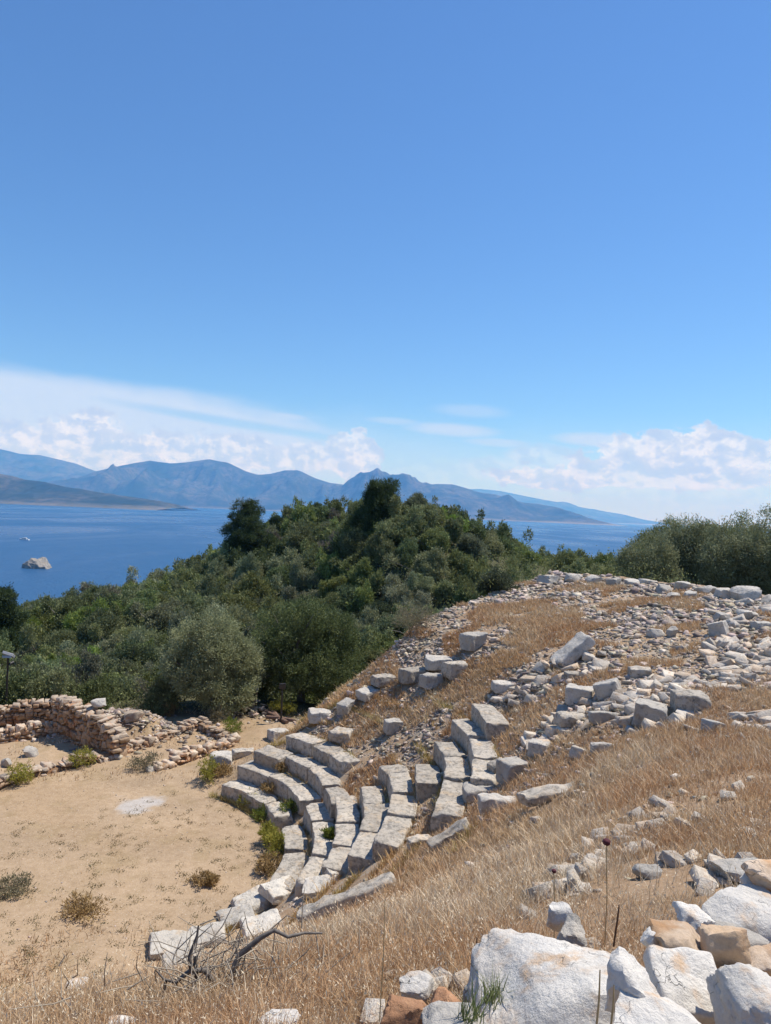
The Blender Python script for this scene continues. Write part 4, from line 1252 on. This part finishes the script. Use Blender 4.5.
def straw_col(n, g, x, y):
    a = np.array([0.56, 0.405, 0.245]); b = np.array([0.48, 0.295, 0.16]); c_ = np.array([0.64, 0.53, 0.38])
    t = ss(fb2(x, y, 0.9, 3, 91), .35, .65)[:, None] * .7 + g.uniform(-.25, .35, (n, 1))
    t = np.clip(t, 0, 1)
    q = (g.uniform(size=(n, 1)) < .12 + .45 * ss(fb2(x, y, 0.5, 3, 93), .48, .66)[:, None])
    return np.where(q, c_, a * (1 - t) + b * t) * g.uniform(.75, 1.15, (n, 1))


def inframe(x, y, z, m=430):
    u, v, d = proj(np.stack([x, y, z], -1))
    return (d > .8) & (u > -m) & (u < 771 + m) & (v < 1024 + 2 * m)


g = np.random.default_rng(9)
GV, GF4, GF3, GC, goff = [], [], [], [], 0


def addgrass(x, y, h, w, lean=.35, heads=.3, tint=1.0, keep_off=True):
    global goff
    z = zland(x, y); k = inframe(x, y, z) & (free(x, y, -.02) if keep_off else True); x, y, z, h, w = x[k], y[k], z[k], h[k], w[k]
    V, F, c = blades(x, y, z - .02, h, w, straw_col(len(x), g, x, y) * tint, g, lean, heads)
    GV.append(V); GF4.append(F[0] + goff); GF3.append(F[1] + goff); GC.append(c); goff += len(V)


occ = np.array(OCC)
# near bank: density falls with distance from the path
d = 1.2 * np.exp(g.uniform(0, 1, 540000) ** .9 * math.log(13 / 1.2)); u = g.uniform(-330, 1230, 540000); x_ = (u - CU) / FPX * d
r_ = np.hypot(x_ - CX, d - CY); t_ = np.degrees(np.arctan2(d - CY, x_ - CX))
dens = ss(fb2(x_, d, 1.3, 3, 66), .30, .56)
k = (r_ > R1 + .4) & (t_ < ss(r_, 6, 13) * 30 - 38) & (g.uniform(size=len(d)) < .05 + .35 * (d < 5) + .9 * ss(fb2(x_, d, 1.3, 3, 66), .36, .56))
x_, y_, d_ = x_[k], d[k], d[k]
n = len(x_)
addgrass(x_, y_, g.uniform(.035, .16, n) * (0.5 + .5 * ss(d_, 2, 4)) * (1 - .45 * ss(d_, 6, 10)) * (.55 + .9 * fb2(x_, y_, 1.1, 2, 67)), .0014 + .0007 * d_, .55, .22)
# right and middle slope
x_, y_ = polar(190000, 8.5, 21, -50, -2)
k = (fb2(x_, y_, .55, 3, 55) < .66 - .18 * ss(np.degrees(np.arctan2(y_ - CY, x_ - CX)), -22, -6)) & (g.uniform(size=len(x_)) < .9)
x_, y_ = x_[k], y_[k]; addgrass(x_, y_, g.uniform(.06, .20, len(x_)), .002 + .0008 * y_, .55, .15)
# tufts among the rubble and seats
x_, y_ = polar(210000, 6.0, 21.3, -12, 52)
k = (fb2(x_, y_, .8, 3, 58) > .45 + .11 * ss(np.hypot(x_ - CX, y_ - CY), 10.5, 12.5)) & (fb2(x_, y_, .55, 3, 55) < .60)
x_, y_ = x_[k], y_[k]; addgrass(x_, y_, g.uniform(.06, .22, len(x_)), .003 + .0008 * y_, .5, .2, np.array([1.0, .95, .88]))
for k_ in range(0, 9):
    n = 3200; t_ = g.uniform(-34, 62, n); r_ = R1 + k_ * TR - .05 + g.normal(size=n) * .045 - (.03 if k_ else 0.06)
    x_, y_ = CX + r_ * np.cos(np.radians(t_)), CY + r_ * np.sin(np.radians(t_)); k = fb2(x_, y_, 1.0, 3, 95 + k_) > .47; x_, y_ = x_[k], y_[k]
    addgrass(x_, y_, g.uniform(.06, .24, len(x_)), np.full(len(x_), .014), .5, .1, np.array([.95, .92, .72]) if k_ % 2 else np.array([.80, .86, .55]), False)
x_, y_ = polar(60000, 6.6, 12.5, 8, 56); k = (fb2(x_, y_, .8, 3, 59) > .50); x_, y_ = x_[k], y_[k]
addgrass(x_, y_, g.uniform(.05, .2, len(x_)), .003 + .0008 * y_, .5, .2, np.array([1.0, .95, .87]))
x_, y_ = polar(60000, 8, 21, -46, -4); k = fb2(x_, y_, .55, 3, 55) > .5; x_, y_ = x_[k], y_[k]
addgrass(x_, y_, g.uniform(.05, .16, len(x_)), .002 + .0008 * y_, .55, .2)
# foot of the bank and edges of the orchestra
x_, y_ = polar(40000, 2.6, R1 + 1.0, -170, -40)
r_ = np.hypot(x_ - CX, y_ - CY)
k = g.uniform(size=len(x_)) < ss(r_ + (fb2(x_, y_, .8, 3, 71) - .5) * 3, 3.4, 5.6) * .9
x_, y_ = x_[k], y_[k]; addgrass(x_, y_, g.uniform(.04, .20, len(x_)), .003 + .0008 * y_, .5, .3, np.array([1.0, .95, .9]))
x_, y_ = polar(9000, 5.5, 15, 52, 130); k = fb2(x_, y_, .9, 3, 73) > .55
x_, y_ = x_[k], y_[k]; addgrass(x_, y_, g.uniform(.04, .16, len(x_)), .003 + .0008 * y_, .5, .3)
d = 1.5 * np.exp(g.uniform(0, 1, 4200) * math.log(10 / 1.5)); u = g.uniform(-330, 1230, 4200); x_ = (u - CU) / FPX * d
r_ = np.hypot(x_ - CX, d - CY); t_ = np.degrees(np.arctan2(d - CY, x_ - CX)); k = (r_ > R1 + 1.5) & (t_ < -34)
x_, y_ = x_[k], d[k]; addgrass(x_, y_, g.uniform(.14, .30, len(x_)) * (.6 + .4 * ss(y_, 2, 4)), .0013 + .0004 * y_, .3, .8, np.array([1.1, 1.1, 1.1]))
x_, y_ = polar(26000, .2, R1 + 1.5, -180, 180); k = (g.uniform(size=len(x_)) < .14 + .9 * ss(fb2(x_, y_, .33, 4, 47), .50, .66) * ss(-y_, -20, -14)) ; x_, y_ = x_[k], y_[k]
addgrass(x_, y_, g.uniform(.015, .07, len(x_)), .003 + .0006 * y_, .9, .2, np.array([.82, .80, .72]))
tag(mesh('dry_grass', np.concatenate(GV), [np.concatenate(GF4), np.concatenate(GF3)], M_GRASS, np.concatenate(GC)), kind='stuff', label='straw coloured dry grass over the bank')

# small green and brown ground weeds on the orchestra floor
n = 420
a = polar(n, 0.3, R1 - .2, -180, 180); C = np.stack([a[0], a[1], zland(*a) + .01], -1)
k = fb2(a[0], a[1], .6, 3, 88) > .42; C = C[k]
V, F, c = leaves(C, np.tile([0, 0, .2], (len(C), 1)), 34, np.array([.06, .06, .012]), .035, .018, (np.array([.17, .15, .07]), np.array([.26, .18, .10])), g, .15, .3)
tag(mesh('ground_weeds', V, F, M_LEAF1, c), kind='stuff', label='tiny low weeds dotted over the sandy orchestra floor')


# ------------------------------------------------------------------ single plants
def plant(name, loc, w, h, seed, col, label, cat='plant', group=None, n=60, per=14, L=.09, W=.02):
    g = np.random.default_rng(seed)
    t = empty(name, loc, label, cat, group)
    lb = [(0, 0, h * .55, w * .5, w * .5, h * .5)] + [(g.normal() * w * .25, g.normal() * w * .25, h * g.uniform(.3, .7), w * .3, w * .3, h * .3) for _ in range(4)]
    parts = [tube([(0, 0, -.05), (q[0] * .4, q[1] * .4, q[2] * .5), q[:3]], [.012, .008, .004], 5) for q in lb]
    V, F = join(parts); mesh('stem', V, F, M_DEADWOOD, None, None, t)
    V, F, c = crown(seed, lb, n, per, .05 * max(w, .5), L, W, col, .6, .2, .2, .2)
    mesh('foliage', V, F, M_LEAF1, c, None, t)
    return t


YEL = (np.array([.26, .25, .05]), np.array([.38, .34, .07])); GRN = (np.array([.14, .17, .03]), np.array([.22, .25, .05])); DRY = (np.array([.30, .20, .09]), np.array([.38, .27, .12])); GYG = (np.array([.20, .18, .11]), np.array([.26, .23, .15]))
for i, (u, v, w_, h_, c_, lab) in enumerate([
    (22, 783, .75, .6, YEL, 'bright yellow green bush at the left front wall'), (81, 768, .7, .55, YEL, 'yellow green bush at the foot of the front wall below the tall wall'),
    (208, 780, .6, .7, YEL, 'yellow dry weed beside the loose block at the seat end'), (222, 777, .7, .4, DRY, 'dry brown weed left of the front row'),
    (250, 805, .7, .35, YEL, 'yellow green weed on the front row foot'), (263, 820, .6, .4, GRN, 'green weed at the curve of the front row foot'),
    (292, 812, .5, .3, GRN, 'green weed growing on the front row tread'), (271, 792, .6, .3, DRY, 'dry weed tuft on the front row tread'),
    (277, 855, .6, .5, YEL, 'yellow weed at the lower end of the front row'), (272, 872, .6, .4, DRY, 'dry brown weed below the lower end of the front row'),
    (330, 843, .3, .35, GRN, 'single bright green weed between second and third row'), (283, 770, .5, .3, DRY, 'dry weed between third row blocks'),
    (147, 770, .9, .4, GYG, 'grey green low bush at the end of the short straight wall'), (232, 733, .7, .5, GRN, 'green weed beside the cross wall'),
    (335, 692, .75, .85, (np.array([.12, .18, .02]), np.array([.19, .25, .03])), 'round bright green bush on the flank foot'), (284, 715, 1.0, .55, YEL, 'yellow grass clump under the dark tree'),
    (218, 722, .8, .7, GYG, 'grey green bush behind the cross wall'), (168, 716, .7, .7, DRY, 'golden dry bush behind the stage rubble'),
    (12, 893, .9, .24, GYG, 'grey twiggy low bush at the left of the orchestra'), (87, 915, .9, .2, DRY, 'brown twiggy low bush on the orchestra edge'),
    (268, 845, .5, .5, YEL, 'tall yellow weed at the seat curve'), (390, 640, 1.6, .9, GYG, 'grey dry tall herbs behind the theatre flank'), (368, 638, 1.5, .8, GYG, 'left grey dry herbs behind the theatre flank'), (410, 632, 1.5, .9, GYG, 'right grey dry herbs behind the theatre flank'),
    (205, 885, .5, .2, DRY, 'dry tuft on the orchestra near the boulders')]):
    P = hit(u, v); n_ = 110 if w_ < 1 else 200
    plant('weed' if w_ < .72 else 'bush', P, w_, h_, 400 + i, c_, lab, 'weed' if w_ < .72 else 'bush', n=n_)

# dead branches bush in front
P = hit(232, 985)
t = empty('dead_bush', P, 'dead grey bush with twisted bare branches on the grass bank', 'bush')
kk = P[1] / FPX
def br(pts, r0): return tube([((u - 232) * kk, dy, (985 - v) * kk * 1.05) for u, v, dy in pts], list(np.linspace(r0, r0 * .3, len(pts))), 6)
bs = [br([(228, 985, 0), (236, 962, .05), (256, 948, .1), (270, 940, .1), (284, 946, .1), (300, 946, .15), (318, 950, .2)], .022), br([(215, 985, 0), (204, 972, 0), (192, 968, -.05), (190, 955, -.05), (195, 940, 0), (196, 930, 0)], .02),
      br([(192, 968, -.05), (180, 975, -.1), (168, 972, -.1), (160, 964, -.1)], .014), br([(170, 974, -.1), (168, 988, -.1), (176, 996, -.1)], .012), br([(194, 960, 0), (196, 980, 0), (197, 996, 0)], .014)]
V, F = join(bs); mesh('branches', V, F, M_DEADWOOD, None, 180, t)
g = np.random.default_rng(77)
tw = []
for i in range(230):
    b = np.array([g.normal() * .36, g.normal() * .25, g.uniform(-.15, .12)]); e = b + np.array([g.normal() * .16, g.normal() * .12, g.uniform(.03, .26)])
    tw.append(tube([b, (b + e) / 2 + g.normal(size=3) * .03, e], [.005, .004, .002], 4))
V, F = join(tw); tag(mesh('twig', V, F, plain_mat('grey_twigs', (.26, .22, .17), (.38, .32, .24), 9), None, None, t), kind='stuff')

# flower heads and stalks
M_FLOWER = plain_mat('dark_red_flower', (.10, .012, .022), (.06, .008, .015), 60)
M_POPPY = plain_mat('poppy_red', (.45, .02, .015), (.38, .012, .012), 30)
M_STALK = plain_mat('brown_stalk', (.16, .085, .045), (.11, .06, .035), 30)
M_STRAW = plain_mat('straw_stalk', (.42, .32, .17), (.32, .25, .13), 30)


def flower(u, vtop, vbot, d, head, mat, name, label, cat):
    b = EYE + ray(u, vbot) * d; tp = EYE + ray(u + 1, vtop) * d
    b[2] = min(b[2], ground(b[0], b[1]) + .0); t = empty(name, b, label, cat)
    V, F = tube([(0, 0, -.02), ((tp - b)[0] * .4 + .008, 0, (tp - b)[2] * .5), tp - b], [.0035, .003, .0025], 5); mesh('stem', V, F, M_STRAW, None, None, t)
    if head:
        V, F = ICO[3]; q = 1 + .25 * (vn(V * 9, 3) - .5)[:, None]
        mesh('flower_head', V * q * head * np.array([1, 1, .9]) + (tp - b), F, mat, None, None, t)


flower(605.5, 842, 925, 4.2, .022, M_FLOWER, 'flower', 'dark red round flower head on a thin stem above the grass', 'flower')
flower(553, 871, 950, 3.9, .012, M_FLOWER, 'flower', 'small brown red flower head left of the dark red one', 'flower')
flower(137, 995, 1010, 5.5, .022, M_POPPY, 'poppy', 'single red poppy in the bottom left grass', 'flower')
for i, (u, v0, v1, d, m, lab, r_) in enumerate([(475, 938, 985, 3.2, M_STALK, 'dark brown dry stalk left of the huge boulder', .005), (617, 905, 935, 3.2, M_STALK, 'dark brown dry stalk behind the huge boulder', .0045),
                                             (383, 900, 1010, 3.2, M_STRAW, 'tall thin straw stalk in the middle of the bank', .0025), (598, 970, 1030, 1.9, M_STRAW, 'pale grass stalk in front of the upright shard', .003), (612, 985, 1030, 1.9, M_STRAW, 'second pale grass stalk in front of the upright shard', .003)]):
    b = EYE + ray(u - 3, v1) * d; tp = EYE + ray(u + 2, v0) * d
    V, F = tube([(0, 0, -.05), (tp - b) * .5 + [.004, 0, 0], tp - b], [r_, r_ * .9, r_ * .55], 6)
    tag(mesh('dry_stalk', V, F, m, None, None, None, b), lab, 'stalk')

# green grass tuft by the front rocks
for i, (u, v, d) in enumerate([(493, 1004, 2.6), (470, 1022, 2.4)]):
    b = EYE + ray(u, v) * d; n = 70
    V, F, c = blades(g.normal(size=n) * .02, g.normal(size=n) * .02, np.zeros(n), g.uniform(.05, .11, n), np.full(n, .004), np.array([[.16, .19, .07]]) * g.uniform(.7, 1.2, (n, 1)), g, .5)
    tag(mesh('grass_tuft', V, F, M_GRASS, c, None, None, b), ['green grass tuft between the white rocks left of the huge boulder', 'green grass tuft on the long grey rock at the bottom edge'][i], 'grass tuft')

# ------------------------------------------------------------------ lamp post, posts, timbers
P = at(14.5, 30)
top = CAMZ + ray(8, 656)[2] * 30
t = empty('flood_lamp', P, 'dark slim pole with a floodlight head at the left edge', 'lamp')
H_ = top - P[2]
V, F = tube([(0, 0, -.2), (0, 0, H_)], [.045, .04], 10); mesh('pole', V, F, M_IRON, None, 180, t)
V, F = worn_box(.22, .15, .06, 5, .012, 0, 0); hd = mesh('lamp_head', roty(rotx(V, -.5), .25) + [0.02, 0, H_ + .06], F, M_LAMP, None, 40, t)
V, F = worn_box(.19, .01, .05, 6, .004, 0, 0); mesh('lamp_glass', rotx(V, -.5) + [0.02, -.15, H_ - .0], F, M_GLASS, None, 40, hd)
V, F = tube([(0, 0, H_ - .35), (.12, -.03, H_ - .37), (.17, -.03, H_ - .28)], [.018, .018, .018], 6); br_ = mesh('bracket', V, F, M_IRON, None, None, t)
V, F = tube([(.13, -.09, H_ - .3), (.19, .05, H_ - .26)], [.06, .075], 10); mesh('spot_lamp', V, F, M_IRON, None, 40, t)
for i, (u, vt, vb, lab, sg) in enumerate([(256, 688, 710, 'short wooden post with a pale cap by the stone heap', 1), (281, 686, 722, 'thin dark post with a small box by the stone heap', 0)]):
    B = hit(u, vb); tz = CAMZ + ray(u, vt)[2] * B[1]
    t = empty('marker_post', B, lab, 'post')
    V, F = tube([(0, 0, -.15), (0, 0, tz - B[2])], [.045, .04], 8); mesh('pole', V, F, M_TIMBER if sg else M_IRON, None, 40, t)
    V, F = worn_box(.07 if sg else .13, .05, .11, 9 + i, .01, 0, 0); mesh('cap' if sg else 'box', V + [0, 0, tz - B[2]], F, M_LAMP if sg else M_IRON, None, 40, t)
for i, (a_, b_, r_) in enumerate([((262, 713), (287, 724), .09), ((266, 720), (294, 722), .08), ((270, 712), (280, 722), .10)]):
    A = hit(*a_); B = hit(*b_); m_ = (A + B) / 2
    A[2] += .12; B[2] += .06
    V, F = tube([A - m_, (A + B) / 2 - m_ + [0, 0, .03], B - m_], [r_, r_, r_ * .9], 8)
    V = np.concatenate([V, [(A - m_), (B - m_)]]); n8 = 8; caps = np.array([[len(V) - 2, (k + 1) % 8, k] for k in range(8)] + [[len(V) - 1, 16 + k, 16 + (k + 1) % 8] for k in range(8)])
    tag(mesh('timber_beam', V, [F, caps], M_TIMBER, None, 40, None, m_), ['long old timber lying across the stone heap', 'old timber lying level at the foot of the stone heap', 'short thick reddish timber crossing the two others'][i], 'timber')

# ------------------------------------------------------------------ islet and yacht
d = (SEA_Z - CAMZ) / ray(38, 568)[2]
C = EYE + ray(38, 569) * d; C[2] = SEA_Z
V, F = rock(4242, 5, 14, .09)
V = V * np.array([18 / FPX * d, 12, 1.0]); q_ = np.clip(1 - (np.abs(V[:, 0]) / (18 / FPX * d)) ** 2.5, 0, 1) ** .6; V[:, 2] = V[:, 2] * (2.5 + 7.0 * q_) + (fbm(V * .22, 4, 8) - .5) * 9 * q_ - 1.0
tag(mesh('islet', V, F, stone_mat('islet_rock', (.40, .37, .33), (.29, .265, .24), (.10, .10, .08), (.30, .24, .18), .62, .54, .12, bdist=.6), None, None, None, C), 'small bare grey rock islet standing in the sea', 'islet')
d = (SEA_Z - CAMZ) / ray(24, 540)[2]
C = EYE + ray(24, 540) * d; C[2] = SEA_Z
t = empty('motor_yacht', C, 'small white motor yacht on the sea beyond the islet', 'boat')
s = 11.0 / FPX * d / 2
sec = []
for f in np.linspace(-1, 1, 13):
    wd = 2.0 * (1 - max(0, f) ** 2.2) * (.85 + .15 * min(1, 1 - abs(f))); hg = 1.6 + .7 * max(0, f)
    sec.append([(f * s, -wd, hg), (f * s, -wd * .8, -.4), (f * s, wd * .8, -.4), (f * s, wd, hg)])
V = np.array(sec).reshape(-1, 3)
F = [[4 * i + k, 4 * i + (k + 1) % 4, 4 * i + 4 + (k + 1) % 4, 4 * i + 4 + k] for i in range(12) for k in range(4)] + [[0, 1, 2, 3], [51, 50, 49, 48]]
mesh('hull', V, np.array(F), M_BOAT, None, 40, t)
V, F = worn_box(s * .45, 1.5, .9, 3, .2, 0, 0); V[:, 0] *= 1 - .15 * (V[:, 2] > 0); cb = mesh('cabin', V + [-s * .1, 0, 2.4], F, M_BOAT, None, 40, t)
V, F = worn_box(s * .455, 1.52, .28, 3, .05, 0, 0); mesh('window', V + [-s * .1, 0, 2.5], F, M_DARK, None, 40, cb)
t.rotation_euler = (0, 0, R(170))
